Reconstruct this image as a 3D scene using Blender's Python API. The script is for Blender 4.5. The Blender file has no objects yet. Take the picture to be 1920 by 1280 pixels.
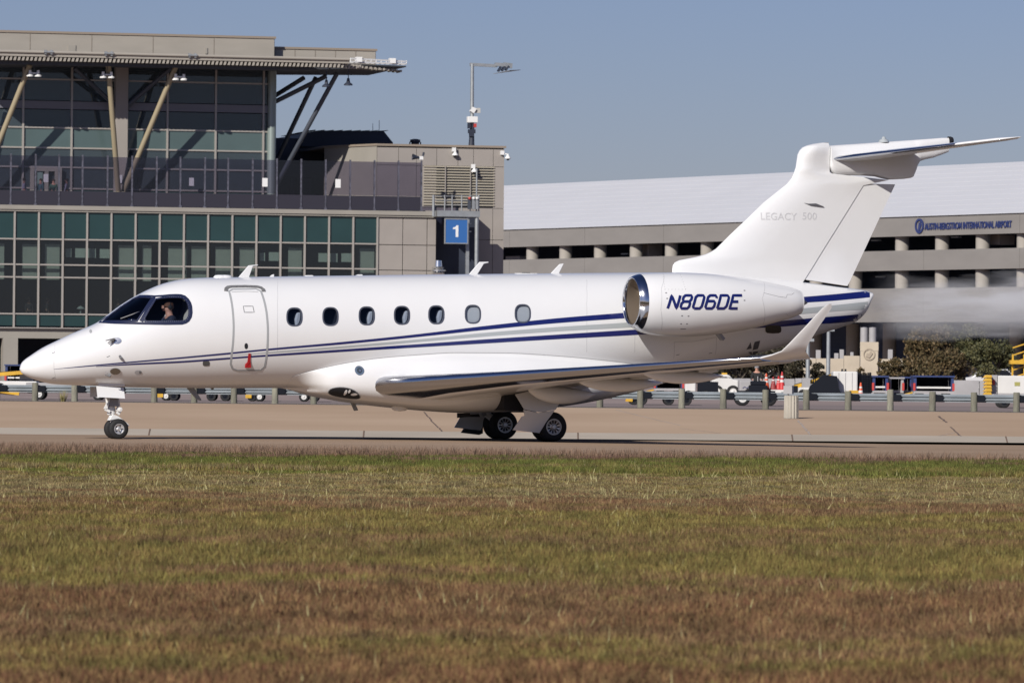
import bpy, bmesh, math, random
import numpy as np
from mathutils import Vector, Matrix

random.seed(7)
rad = math.radians
scene = bpy.context.scene
COL = scene.collection

# ---------------------------------------------------------------- camera
F = 9900.0            # focal length in pixels of a 1920 px wide picture
EYE = 1.556
PITCH = math.atan(45 / F)
ROLL = rad(0.5)
CAM = Vector((0, 0, EYE))
_R0 = Vector((1, 0, 0)); _U0 = Vector((0, -math.sin(PITCH), math.cos(PITCH))); FW = Vector((0, math.cos(PITCH), math.sin(PITCH)))
RT = _R0 * math.cos(ROLL) + _U0 * math.sin(ROLL)
UP = -_R0 * math.sin(ROLL) + _U0 * math.cos(ROLL)
cd = bpy.data.cameras.new('camera'); cam = bpy.data.objects.new('camera', cd); COL.objects.link(cam)
m = Matrix((RT, UP, -FW)).transposed().to_4x4(); m.translation = CAM
cam.matrix_world = m
cd.sensor_width = 36; cd.lens = F / 1920 * 36; cd.clip_start = 1; cd.clip_end = 12000
cd.dof.use_dof = True; cd.dof.focus_distance = 108; cd.dof.aperture_fstop = 7.5
scene.camera = cam

# ---------------------------------------------------------------- sky, sun, exposure
SUN_EL = 30.0; SUN_AZ = 29.0      # sun behind and to the left of the camera
world = bpy.data.worlds.new('World'); scene.world = world; world.use_nodes = True
nt = world.node_tree; nt.nodes.clear()
sky = nt.nodes.new('ShaderNodeTexSky'); sky.sky_type = 'NISHITA'; sky.sun_disc = False
sky.sun_elevation = rad(SUN_EL); sky.sun_rotation = rad(180 + SUN_AZ)
sky.air_density = 1.0; sky.dust_density = 0.3; sky.ozone_density = 3.0; sky.altitude = 150
tint = nt.nodes.new('ShaderNodeMix'); tint.data_type = 'RGBA'; tint.blend_type = 'MULTIPLY'; tint.inputs[0].default_value = 1
tint.inputs[7].default_value = (0.87, 0.86, 1.20, 1)
bg = nt.nodes.new('ShaderNodeBackground'); bg.inputs[1].default_value = 0.05
wo = nt.nodes.new('ShaderNodeOutputWorld')
nt.links.new(sky.outputs[0], tint.inputs[6]); nt.links.new(tint.outputs[2], bg.inputs[0]); nt.links.new(bg.outputs[0], wo.inputs[0])
sd = bpy.data.lights.new('sun', 'SUN'); sun = bpy.data.objects.new('sun', sd); COL.objects.link(sun)
sd.energy = 4.5; sd.angle = rad(0.53); sd.color = (1.0, 0.95, 0.88)
_el, _az = rad(SUN_EL), rad(SUN_AZ)
SUND = Vector((-math.sin(_az) * math.cos(_el), -math.cos(_az) * math.cos(_el), math.sin(_el)))
sun.rotation_euler = SUND.to_track_quat('Z', 'Y').to_euler(); sun.location = (-40, -60, 60)
scene.view_settings.view_transform = 'Standard'; scene.view_settings.look = 'None'
scene.view_settings.exposure = 0.0; scene.view_settings.gamma = 1.0
scene.view_settings.use_curve_mapping = False
scene.render.engine = 'CYCLES'
scene.cycles.max_bounces = 8; scene.cycles.volume_bounces = 3; scene.cycles.diffuse_bounces = 1; scene.cycles.transparent_max_bounces = 16

# ---------------------------------------------------------------- helpers
class Frame:
    """a local frame: x along, y away from the camera, z up; turned by yaw about z"""
    def __init__(s, ox, oy, oz, yaw):
        s.o = Vector((ox, oy, oz)); s.yaw = yaw
        s.R = Matrix.Rotation(yaw, 3, 'Z'); s.Ri = s.R.transposed()
    def px(s, u, v, y=0.0):
        """point of the local plane y = const that lies at photo pixel (u, v)"""
        d = s.Ri @ (FW + RT * ((u - 960) / F) - UP * ((v - 640) / F))
        c = s.Ri @ (CAM - s.o)
        t = (y - c.y) / d.y
        p = c + d * t
        return p.x, p.z
    def P(s, u, v, y=0.0):
        x, z = s.px(u, v, y); return Vector((x, y, z))

def pchip(xs, ys):
    xs = np.array(xs, float); ys = np.array(ys, float)
    h = np.diff(xs); d = np.diff(ys) / h
    mm = np.zeros_like(xs)
    for i in range(1, len(xs) - 1):
        if d[i-1] * d[i] > 0:
            w1 = 2*h[i] + h[i-1]; w2 = h[i] + 2*h[i-1]
            mm[i] = (w1 + w2) / (w1 / d[i-1] + w2 / d[i])
    mm[0] = d[0]; mm[-1] = d[-1]
    def f(x):
        x = min(max(x, xs[0]), xs[-1])
        i = int(min(max(np.searchsorted(xs, x) - 1, 0), len(xs) - 2))
        t = (x - xs[i]) / h[i]
        return float((2*t**3-3*t**2+1)*ys[i] + (t**3-2*t**2+t)*h[i]*mm[i] + (-2*t**3+3*t**2)*ys[i+1] + (t**3-t**2)*h[i]*mm[i+1])
    return f

MATS = {}
def M(name, col=(.5, .5, .5), rough=.6, metal=0., var=0., scale=4., bump=0., bscale=None, coat=0., col2=None, stretch=(1, 1, 1), spec=.5, detail=4, dist=0.05):
    if name in MATS: return MATS[name]
    mt = bpy.data.materials.new(name); mt.use_nodes = True; n = mt.node_tree; b = n.nodes['Principled BSDF']
    b.inputs['Base Color'].default_value = (*col, 1); b.inputs['Roughness'].default_value = rough
    b.inputs['Metallic'].default_value = metal; b.inputs['Coat Weight'].default_value = coat
    b.inputs['Coat Roughness'].default_value = .05; b.inputs['Specular IOR Level'].default_value = spec
    if var or bump or col2:
        tc = n.nodes.new('ShaderNodeTexCoord'); mp = n.nodes.new('ShaderNodeMapping'); mp.inputs['Scale'].default_value = stretch
        n.links.new(tc.outputs['Object'], mp.inputs[0])
    if var or col2:
        nz = n.nodes.new('ShaderNodeTexNoise'); nz.inputs['Scale'].default_value = scale; nz.inputs['Detail'].default_value = detail
        n.links.new(mp.outputs[0], nz.inputs['Vector'])
        cr = n.nodes.new('ShaderNodeValToRGB'); cr.color_ramp.elements[0].position = .3; cr.color_ramp.elements[1].position = .7
        a = col if col2 else tuple(c * (1 - var) for c in col); c2 = col2 if col2 else tuple(min(1, c * (1 + var)) for c in col)
        cr.color_ramp.elements[0].color = (*a, 1); cr.color_ramp.elements[1].color = (*c2, 1)
        n.links.new(nz.outputs[0], cr.inputs[0]); n.links.new(cr.outputs[0], b.inputs['Base Color'])
    if bump:
        nb = n.nodes.new('ShaderNodeTexNoise'); nb.inputs['Scale'].default_value = bscale or scale * 4; nb.inputs['Detail'].default_value = 5
        n.links.new(mp.outputs[0], nb.inputs['Vector'])
        bu = n.nodes.new('ShaderNodeBump'); bu.inputs['Strength'].default_value = bump; bu.inputs['Distance'].default_value = dist
        n.links.new(nb.outputs[0], bu.inputs['Height']); n.links.new(bu.outputs[0], b.inputs['Normal'])
    MATS[name] = mt; return mt

def glass_mat(name, tintc, refl=1.0, rough=.02, film=None):
    """thin window glass: tinted see-through plus a Fresnel reflection"""
    if name in MATS: return MATS[name]
    mt = bpy.data.materials.new(name); mt.use_nodes = True; n = mt.node_tree; n.nodes.clear()
    o = n.nodes.new('ShaderNodeOutputMaterial'); mx = n.nodes.new('ShaderNodeMixShader')
    tr = n.nodes.new('ShaderNodeBsdfTransparent'); tr.inputs[0].default_value = (*tintc, 1)
    gl = n.nodes.new('ShaderNodeBsdfGlossy'); gl.inputs['Roughness'].default_value = rough; gl.inputs[0].default_value = (refl, refl, refl, 1)
    lw = n.nodes.new('ShaderNodeLayerWeight'); lw.inputs[0].default_value = .5
    pw = n.nodes.new('ShaderNodeMath'); pw.operation = 'POWER'; pw.inputs[1].default_value = 5; n.links.new(lw.outputs['Facing'], pw.inputs[0])
    fr = n.nodes.new('ShaderNodeMath'); fr.operation = 'MULTIPLY_ADD'; fr.inputs[1].default_value = .92; fr.inputs[2].default_value = .05; n.links.new(pw.outputs[0], fr.inputs[0])
    n.links.new(fr.outputs[0], mx.inputs[0]); n.links.new(tr.outputs[0], mx.inputs[1]); n.links.new(gl.outputs[0], mx.inputs[2])
    if film:      # a faint film of dust that takes light and shade
        df = n.nodes.new('ShaderNodeBsdfDiffuse'); df.inputs[0].default_value = (*film[1], 1); m2 = n.nodes.new('ShaderNodeMixShader'); m2.inputs[0].default_value = film[0]
        n.links.new(mx.outputs[0], m2.inputs[1]); n.links.new(df.outputs[0], m2.inputs[2]); n.links.new(m2.outputs[0], o.inputs[0])
    else: n.links.new(mx.outputs[0], o.inputs[0])
    MATS[name] = mt; return mt

def tag(o, label=None, cat=None, group=None, kind=None):
    if label: o['label'] = label
    if cat: o['category'] = cat
    if group: o['group'] = group
    if kind: o['kind'] = kind
    return o

def thing(name, loc, rz, label, cat, group=None):
    o = bpy.data.objects.new(name, None); COL.objects.link(o); o.location = loc; o.rotation_euler = (0, 0, rz)
    o.empty_display_size = .2
    return tag(o, label, cat, group)

class MB:
    def __init__(s): s.v = []; s.f = []
    def add(s, vs, fs):
        k = len(s.v); s.v += [tuple(p) for p in vs]; s.f += [tuple(i + k for i in q) for q in fs]; return s
    def box(s, x0, x1, y0, y1, z0, z1):
        if x0 > x1: x0, x1 = x1, x0
        if y0 > y1: y0, y1 = y1, y0
        if z0 > z1: z0, z1 = z1, z0
        return s.add([(x0,y0,z0),(x1,y0,z0),(x1,y1,z0),(x0,y1,z0),(x0,y0,z1),(x1,y0,z1),(x1,y1,z1),(x0,y1,z1)],
                     [(0,3,2,1),(4,5,6,7),(0,1,5,4),(1,2,6,5),(2,3,7,6),(3,0,4,7)])
    def prism(s, pts, y0, y1):
        """polygon of (x, z) points pushed through from y0 to y1"""
        n = len(pts); a = sum(pts[i][0]*pts[(i+1) % n][1] - pts[(i+1) % n][0]*pts[i][1] for i in range(n))
        if a < 0: pts = pts[::-1]
        return s.add([(x, y0, z) for x, z in pts] + [(x, y1, z) for x, z in pts],
                     [tuple(range(n)), tuple(range(2*n-1, n-1, -1))] + [(i, i+n, (i+1) % n + n, (i+1) % n) for i in range(n)])
    def prismz(s, pts, z0, z1):
        n = len(pts); a = sum(pts[i][0]*pts[(i+1) % n][1] - pts[(i+1) % n][0]*pts[i][1] for i in range(n))
        if a < 0: pts = pts[::-1]
        return s.add([(x, y, z0) for x, y in pts] + [(x, y, z1) for x, y in pts],
                     [tuple(range(n-1, -1, -1)), tuple(range(n, 2*n))] + [(i, (i+1) % n, (i+1) % n + n, i+n) for i in range(n)])
    def tube(s, a, b, r0, r1=None, n=12, cap=True):
        a = Vector(a); b = Vector(b); r1 = r0 if r1 is None else r1
        d = (b - a).normalized(); q = Vector((0, 0, 1)) if abs(d.z) < .9 else Vector((1, 0, 0))
        e1 = d.cross(q).normalized(); e2 = d.cross(e1)
        vs = []
        for p, r in ((a, r0), (b, r1)):
            for i in range(n):
                t = 2 * math.pi * i / n; vs.append(p + e1 * (r * math.cos(t)) + e2 * (r * math.sin(t)))
        fs = [(i, (i+1) % n, (i+1) % n + n, i + n) for i in range(n)]
        fs = [f[::-1] for f in fs]
        if cap: fs += [tuple(range(n)), tuple(range(2*n-1, n-1, -1))]
        return s.add(vs, fs)
    def bar(s, a, b, w, h):
        """box section bar from a to b"""
        a = Vector(a); b = Vector(b); d = (b - a).normalized(); q = Vector((0, 0, 1)) if abs(d.z) < .95 else Vector((0, 1, 0))
        e1 = d.cross(q).normalized() * (w / 2); e2 = e1.cross(d).normalized() * (h / 2)
        vs = [p + i * e1 + j * e2 for p in (a, b) for i, j in ((-1,-1),(1,-1),(1,1),(-1,1))]
        return s.add(vs, [(0,1,2,3),(7,6,5,4),(0,4,5,1),(1,5,6,2),(2,6,7,3),(3,7,4,0)])
    def loft(s, rings, closed=True, caps=True):
        n = len(rings[0]); k = len(s.v)
        for r in rings: s.v += [tuple(p) for p in r]
        for i in range(len(rings) - 1):
            for j in range(n if closed else n - 1):
                a = k + i*n + j; b = k + i*n + (j+1) % n
                s.f.append((a, b, b + n, a + n))
        if caps and closed:
            s.f.append(tuple(range(k + n - 1, k - 1, -1))); s.f.append(tuple(range(k + (len(rings)-1)*n, k + len(rings)*n)))
        return s
    def lathe(s, prof, c, ax, n=32, caps=False):
        """prof: list of (along axis, radius)"""
        c = Vector(c); ax = Vector(ax).normalized(); q = Vector((0, 0, 1)) if abs(ax.z) < .9 else Vector((1, 0, 0))
        e1 = ax.cross(q).normalized(); e2 = ax.cross(e1)
        rings = [[c + ax * a + (e1 * math.cos(2*math.pi*i/n) + e2 * math.sin(2*math.pi*i/n)) * r for i in range(n)] for a, r in prof]
        return s.loft(rings, True, caps)
    def mesh(s, name, mats, smooth=None, fix=True):
        me = bpy.data.meshes.new(name); me.from_pydata(s.v, [], s.f); me.validate(verbose=False)
        if fix:
            bm = bmesh.new(); bm.from_mesh(me); bmesh.ops.recalc_face_normals(bm, faces=bm.faces); bm.to_mesh(me); bm.free()
        for q in (mats if isinstance(mats, (list, tuple)) else [mats]): me.materials.append(q)
        if smooth is not None:
            me.shade_smooth()
            if smooth < 180: me.set_sharp_from_angle(angle=rad(smooth))
        me.update(); return me
    def build(s, name, mats, parent=None, smooth=None, loc=None, rz=None, fix=True):
        o = bpy.data.objects.new(name, s.mesh(name, mats, smooth, fix)); COL.objects.link(o)
        if parent: o.parent = parent
        if loc is not None: o.location = loc
        if rz is not None: o.rotation_euler = (0, 0, rz)
        return o

def link(name, me, parent, loc=(0, 0, 0), rot=(0, 0, 0), scale=(1, 1, 1)):
    o = bpy.data.objects.new(name, me); COL.objects.link(o); o.parent = parent; o.location = loc; o.rotation_euler = rot; o.scale = scale
    return o

def copy_tree(o, parent=None):
    c = o.copy(); COL.objects.link(c); c.parent = parent
    for ch in list(o.children): copy_tree(ch, c)
    return c

def bevel(o, w=.01, seg=2):
    b = o.modifiers.new('bevel', 'BEVEL'); b.width = w; b.segments = seg; b.limit_method = 'ANGLE'; b.angle_limit = rad(35); return o

def text_mesh(body, size=1., extrude=.0, offset=0.):
    """returns verts/faces of a line of text in its own x-y plane"""
    cu = bpy.data.curves.new('txt', 'FONT'); cu.body = body; cu.size = size; cu.extrude = extrude; cu.offset = offset; cu.resolution_u = 3
    ob = bpy.data.objects.new('txt', cu); COL.objects.link(ob)
    dg = bpy.context.evaluated_depsgraph_get(); me = bpy.data.meshes.new_from_object(ob.evaluated_get(dg))
    vs = [tuple(v.co) for v in me.vertices]; fs = [tuple(p.vertices) for p in me.polygons]
    bpy.data.objects.remove(ob); bpy.data.curves.remove(cu); bpy.data.meshes.remove(me)
    return vs, fs

def skin_mesh(name, joints, edges, mat_, root=0, sub=2):
    """one continuous surface grown over a skeleton of (point, radius)"""
    me = bpy.data.meshes.new(name); bm = bmesh.new(); L = bm.verts.layers.skin.verify()
    vs = []
    for p, r in joints:
        v = bm.verts.new(p); v[L].radius = (r, r) if not isinstance(r, tuple) else r; vs.append(v)
    vs[root][L].use_root = True
    for a, b in edges: bm.edges.new((vs[a], vs[b]))
    bm.to_mesh(me); bm.free()
    ob = bpy.data.objects.new(name, me); COL.objects.link(ob)
    md = ob.modifiers.new('skin', 'SKIN'); md.use_smooth_shade = True
    sb = ob.modifiers.new('sub', 'SUBSURF'); sb.levels = sub; sb.render_levels = sub
    dg = bpy.context.evaluated_depsgraph_get(); m2 = bpy.data.meshes.new_from_object(ob.evaluated_get(dg))
    bpy.data.objects.remove(ob); m2.name = name; m2.materials.clear(); m2.materials.append(mat_)
    return m2

# ================================================================ GROUND
XS = [-420, -120, -40, -30, -15, -8, 0, 1, 8, 15, 30, 40, 120, 420]
def edge_y(x): return 89.9 - .19 * max(-15, min(15, x))       # grass to taxiway
def asp_y(x): return 112.79 - 3.6 * min(1, max(0, (x - 1) / 7))
def strip(name, lo, hi, mat_, nrow=1, xs=XS):
    """sheet between two lines given as functions x -> (y, z)"""
    b = MB(); rows = []
    for k in range(nrow + 1):
        t = k / nrow; r = []
        for x in xs:
            y0, z0 = lo(x); y1, z1 = hi(x); r.append((x, y0 + (y1-y0)*t, z0 + (z1-z0)*t))
        rows.append(r)
    b.loft(rows, False, False)
    return tag(b.build(name, mat_), kind='structure')

def grass_colour(n, geo_y, geo_pos):
    """patchy bands of mown turf: dull green, straw, rust; returns the colour socket"""
    mp = n.nodes.new('ShaderNodeMapping'); mp.inputs['Scale'].default_value = (.42, .50, .3)
    n.links.new(geo_pos, mp.inputs[0])
    nz = n.nodes.new('ShaderNodeTexNoise'); nz.inputs['Scale'].default_value = 1.0; nz.inputs['Detail'].default_value = 6; nz.inputs['Roughness'].default_value = .62
    n.links.new(mp.outputs[0], nz.inputs['Vector'])
    def math_(op, a, b=None, c=None):
        q = n.nodes.new('ShaderNodeMath'); q.operation = op
        for i, w in enumerate((a, b, c)):
            if w is None: continue
            if isinstance(w, (int, float)): q.inputs[i].default_value = w
            else: n.links.new(w, q.inputs[i])
        return q.outputs[0]
    d = math_('MULTIPLY_ADD', nz.outputs[0], .62, -.31)
    y = math_('MULTIPLY', geo_y, .01)
    y = math_('ADD', y, math_('MULTIPLY', d, math_('MULTIPLY_ADD', y, 1.1, -.05)))
    cr = n.nodes.new('ShaderNodeValToRGB'); n.links.new(y, cr.inputs[0])
    red = (.188, .112, .064); olive = (.192, .152, .060); green = (.150, .150, .048); straw = (.225, .178, .100); rust = (.200, .126, .076); deep = (.115, .135, .038)
    stops = [(.20, red), (.27, red), (.285, olive), (.30, rust), (.335, red), (.365, rust), (.38, olive), (.42, olive), (.45, (.165, .130, .055)), (.465, rust), (.49, olive), (.54, olive),
             (.575, rust), (.60, rust), (.615, straw), (.655, straw), (.67, olive), (.70, straw), (.73, straw), (.755, olive), (.775, green), (.80, green), (.83, deep), (.86, (.11, .10, .04)), (.895, (.17, .105, .085)), (.97, (.20, .12, .10))]
    el = cr.color_ramp.elements
    el[0].position, el[0].color = stops[0][0], (*stops[0][1], 1); el[1].position, el[1].color = stops[-1][0], (*stops[-1][1], 1)
    for p, c in stops[1:-1]:
        e = el.new(p); e.color = (*c, 1)
    nz2 = n.nodes.new('ShaderNodeTexNoise'); nz2.inputs['Scale'].default_value = .9; nz2.inputs['Detail'].default_value = 5
    n.links.new(geo_pos, nz2.inputs['Vector'])
    cr2 = n.nodes.new('ShaderNodeValToRGB'); cr2.color_ramp.elements[0].position = .56; cr2.color_ramp.elements[1].position = .70
    n.links.new(nz2.outputs[0], cr2.inputs[0])
    mx = n.nodes.new('ShaderNodeMix'); mx.data_type = 'RGBA'; mx.inputs[7].default_value = (.185, .110, .064, 1)
    n.links.new(math_('MULTIPLY', cr2.outputs[0], .7), mx.inputs[0]); n.links.new(cr.outputs[0], mx.inputs[6])
    mp3 = n.nodes.new('ShaderNodeMapping'); mp3.inputs['Scale'].default_value = (2.2, .8, 1); n.links.new(geo_pos, mp3.inputs[0])
    nz3 = n.nodes.new('ShaderNodeTexNoise'); nz3.inputs['Scale'].default_value = 1.0; nz3.inputs['Detail'].default_value = 4; nz3.inputs['Roughness'].default_value = .7; n.links.new(mp3.outputs[0], nz3.inputs['Vector'])
    cr3 = n.nodes.new('ShaderNodeValToRGB'); cr3.color_ramp.elements[0].position = .36; cr3.color_ramp.elements[0].color = (.62, .66, .62, 1); cr3.color_ramp.elements[1].position = .66; cr3.color_ramp.elements[1].color = (1.35, 1.28, 1.15, 1)
    n.links.new(nz3.outputs[0], cr3.inputs[0])
    mu = n.nodes.new('ShaderNodeMix'); mu.data_type = 'RGBA'; mu.blend_type = 'MULTIPLY'; mu.inputs[0].default_value = 1; n.links.new(mx.outputs[2], mu.inputs[6]); n.links.new(cr3.outputs[0], mu.inputs[7])
    return mu.outputs[2], math_

def grass_mat(name, blades):
    mt = bpy.data.materials.new(name); mt.use_nodes = True; n = mt.node_tree; b = n.nodes['Principled BSDF']
    g = n.nodes.new('ShaderNodeNewGeometry'); sp = n.nodes.new('ShaderNodeSeparateXYZ'); n.links.new(g.outputs['Position'], sp.inputs[0])
    c, math_ = grass_colour(n, sp.outputs[1], g.outputs['Position'])
    hv = n.nodes.new('ShaderNodeHueSaturation'); n.links.new(c, hv.inputs['Color'])
    if blades:
        r = g.outputs['Random Per Island']
        n.links.new(math_('MULTIPLY_ADD', math_('POWER', r, 2.0), 1.1, .98), hv.inputs['Value'])
        n.links.new(math_('MULTIPLY_ADD', r, .05, .475), hv.inputs['Hue'])
        b.inputs['Roughness'].default_value = 1; b.inputs['Specular IOR Level'].default_value = .02
        tl = n.nodes.new('ShaderNodeBsdfTranslucent'); n.links.new(hv.outputs[0], tl.inputs[0])
        mx = n.nodes.new('ShaderNodeMixShader'); mx.inputs[0].default_value = .3
        out = n.nodes['Material Output']; n.links.new(b.outputs[0], mx.inputs[1]); n.links.new(tl.outputs[0], mx.inputs[2]); n.links.new(mx.outputs[0], out.inputs[0])
    else:
        hv.inputs['Value'].default_value = .8; b.inputs['Roughness'].default_value = 1; b.inputs['Specular IOR Level'].default_value = 0
    n.links.new(hv.outputs[0], b.inputs['Base Color'])
    return mt

m_turf = grass_mat('turf_soil', False); m_blade = grass_mat('grass_blade', True)
strip('grass_field', lambda x: (-60, 0), lambda x: (edge_y(x), 0), m_turf, 8)
m_taxi = M('taxiway_concrete', (.33, .235, .165), .85, col2=(.42, .31, .225), scale=.35, stretch=(.12, 1.6, 1), bump=.15, bscale=3, spec=.0)
m_taxl = M('weathered_light_concrete', (.62, .53, .46), .85, col2=(.34, .26, .21), scale=1.2, stretch=(.25, 2, 1), bump=.2, spec=.0)
strip('taxiway_edge', lambda x: (edge_y(x), 0), lambda x: (edge_y(x) + 3.1, 0), m_taxl)
strip('taxiway', lambda x: (edge_y(x) + 3.1, 0), lambda x: (112.8, 0), m_taxi, 3)
m_far = M('taxiway_asphalt', (.085, .07, .062), .9, var=.25, scale=.6, stretch=(.2, 1, 1), bump=.2, spec=.0)
strip('taxiway_shoulder', lambda x: (asp_y(x), 0), lambda x: (max(112.8, asp_y(x)), 0), m_far, 3)
strip('taxiway_shoulder_fall', lambda x: (112.8, 0), lambda x: (150, -.53), m_far, 3)
m_kerb = M('gutter_concrete', (.42, .37, .31), .8, col2=(.34, .30, .25), scale=.5, stretch=(.5, 3, 3), bump=.1, spec=.0)
strip('gutter', lambda x: (150, -.53), lambda x: (150.6, -.34), m_kerb)
m_tan = M('tan_embankment', (.47, .34, .235), .9, col2=(.55, .41, .29), scale=.14, stretch=(.7, .7, 1), bump=.12, bscale=6, detail=6, spec=.0)
Z_RD = .16
def top_y(x): return 178 - .33 * max(-30, min(30, x))
def emb_z(y, x=0): return -.34 + (y - 150.6) / (top_y(x) - 150.6) * (Z_RD + .34)
strip('embankment', lambda x: (150.6, -.34), lambda x: (top_y(x), Z_RD), m_tan, 4)
m_road = M('service_road_asphalt', (.27, .225, .215), .9, var=.12, scale=.4, stretch=(.2, 1, 1), bump=.2, spec=.0)
m_grav = M('roadside_gravel', (.20, .18, .16), .95, var=.45, scale=9, bump=.5, spec=.0)
strip('road_verge', lambda x: (top_y(x), Z_RD), lambda x: (top_y(x) + 4.5, Z_RD), m_grav)
strip('service_road', lambda x: (top_y(x) + 4.5, Z_RD), lambda x: (200, Z_RD), m_road)
m_apr = M('apron_concrete', (.34, .275, .255), .9, var=.10, scale=.12, bump=.1, spec=.0)
XB = [-4000, -1500, -420, 0, 420, 1500, 4000]
strip('apron', lambda x: (200, Z_RD), lambda x: (5000, Z_RD), m_apr, 6, XB)
gs = MB().add([(-6000, -600, -1.2), (6000, -600, -1.2), (6000, 6000, -1.2), (-6000, 6000, -1.2)], [(0, 1, 2, 3)]).build('ground', m_turf)
tag(gs, kind='structure')
# narrow cracks and joints lying on the embankment (thin filled grooves, 4 mm proud)
m_crack = M('joint_sealant_pale', (.46, .38, .31), .9); m_crackd = M('joint_dark', (.16, .11, .08), .9)
FG = Frame(0, 0, 0, 0)
def on_bank(u, v):
    d = (FW + RT * ((u - 960) / F) - UP * ((v - 640) / F)); lo, hi = 150.6, 190.0
    for _ in range(40):
        y = (lo + hi) / 2; z = EYE + d.z / d.y * y
        if z < emb_z(y, d.x / d.y * y): hi = y
        else: lo = y
    return Vector((d.x / d.y * y, y, emb_z(y, d.x / d.y * y)))
for k, (pts, w, mm) in enumerate([([(1155, 768), (1215, 783), (1275, 797)], .05, m_crack), ([(1276, 803), (1350, 812)], .04, m_crack), ([(1496, 788), (1508, 802), (1520, 815)], .06, m_crack),
                     ([(1760, 780), (1775, 792)], .07, m_crackd), ([(1782, 800), (1806, 822)], .05, m_crackd), ([(1742, 821), (1790, 811)], .04, m_crack), ([(795, 772), (812, 792), (832, 812)], .05, m_crackd)]):
    b = MB()
    for i in range(len(pts) - 1):
        n_ = 6
        for j in range(n_):
            def q(t): return on_bank(pts[i][0] + (pts[i+1][0]-pts[i][0])*t, pts[i][1] + (pts[i+1][1]-pts[i][1])*t)
            a = q(j/n_); c = q((j+1)/n_); a.z += .004; c.z += .004
            a.x += random.uniform(-.04, .04) if j else 0
            h = Vector((w/2, 0, 0)); b.add([a - h, a + h, c + h, c - h], [(0, 1, 2, 3)])
    tag(b.build('embankment_joint', mm), kind='structure')
for x in [-22.5 + 6.1*i for i in range(9)]:
    tag(MB().add([(x-.02, 149.98, -.53), (x+.02, 149.98, -.53), (x+.02, 150.58, -.335), (x-.02, 150.58, -.335)], [(0,1,2,3)]).build('gutter_joint', m_crackd), kind='structure')

# ---------------------------------------------------------------- grass blades: real blades, one mesh per kind
def blades(name, n, ys, hs, seed, mat_, w=.0048, clump=.5, xs=lambda y: 1.15 * y * 960 / F):
    rg = np.random.default_rng(seed)
    y = ys(rg, n); half = y * 960 / F * 1.25 + .8
    x = rg.uniform(-1, 1, n) * half
    # clumping: pull blades towards tuft centres
    k = n // 14; ci = rg.integers(0, k, n); cx = x[ci]; cy = y[ci]
    pull = rg.random(n) < clump; r = rg.normal(0, .045, (2, n))
    x = np.where(pull, cx + r[0], x); y = np.where(pull, cy + r[1], y)
    lim = 89.9 - .19 * np.clip(x, -15, 15)
    ok = (y < lim - .05)
    x, y = x[ok], y[ok]; n = len(x)
    h = hs(y, rg, n) * rg.uniform(.45, 1.25, n)
    a = rg.uniform(0, 2*np.pi, n); ww = w * rg.uniform(.6, 1.4, n) * (1 + y / 120)
    lx, ly = rg.normal(0, .35, n) * h, rg.normal(0, .35, n) * h
    v = np.zeros((n, 3, 3), np.float32)
    v[:, 0, 0] = x - np.cos(a)*ww; v[:, 0, 1] = y - np.sin(a)*ww
    v[:, 1, 0] = x + np.cos(a)*ww; v[:, 1, 1] = y + np.sin(a)*ww
    v[:, 2, 0] = x + lx; v[:, 2, 1] = y + ly; v[:, 2, 2] = h
    me = bpy.data.meshes.new(name); me.vertices.add(3*n); me.vertices.foreach_set('co', v.reshape(-1))
    me.loops.add(3*n); me.loops.foreach_set('vertex_index', np.arange(3*n, dtype=np.int32))
    me.polygons.add(n); me.polygons.foreach_set('loop_start', np.arange(0, 3*n, 3, dtype=np.int32)); me.polygons.foreach_set('loop_total', np.full(n, 3, np.int32))
    me.materials.append(mat_); me.update(calc_edges=True)
    o = bpy.data.objects.new(name, me); COL.objects.link(o); return o
def h_main(y, rg, n):
    h = np.full(n, .055); h = h + .028 * np.exp(-((y - 43) / 8) ** 2)
    h = np.where((y > 60) & (y < 76), .035, h); return np.where(y > 76, .09, h)
g1 = blades('grass', 1150000, lambda r, n: 23 + 69 * r.random(n) ** .85, h_main, 1, m_blade)
tag(g1, 'short patchy green and rust coloured grass of the airfield verge in the foreground', 'grass', kind='stuff')
m_seed = M('grass_seed_heads', (.21, .135, .09), .9, var=.35, scale=2)
g2 = blades('seed_grass', 60000, lambda r, n: 92.8 - 5.8 * r.random(n) ** 1.3, lambda y, rg, n: np.full(n, .17), 2, m_seed, w=.005, clump=.8)
tag(g2, 'band of taller pinkish seeding grass along the near edge of the taxiway', 'grass', kind='stuff')
m_dry = M('dry_straw', (.42, .38, .18), .9, var=.2, scale=2)
g3 = blades('straw_grass', 3500, lambda r, n: 25 + 60 * r.random(n) ** .7, lambda y, rg, n: np.full(n, .10), 3, m_dry, w=.004, clump=.2)
tag(g3, 'scattered pale straw stalks standing above the foreground grass', 'grass', kind='stuff')

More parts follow.
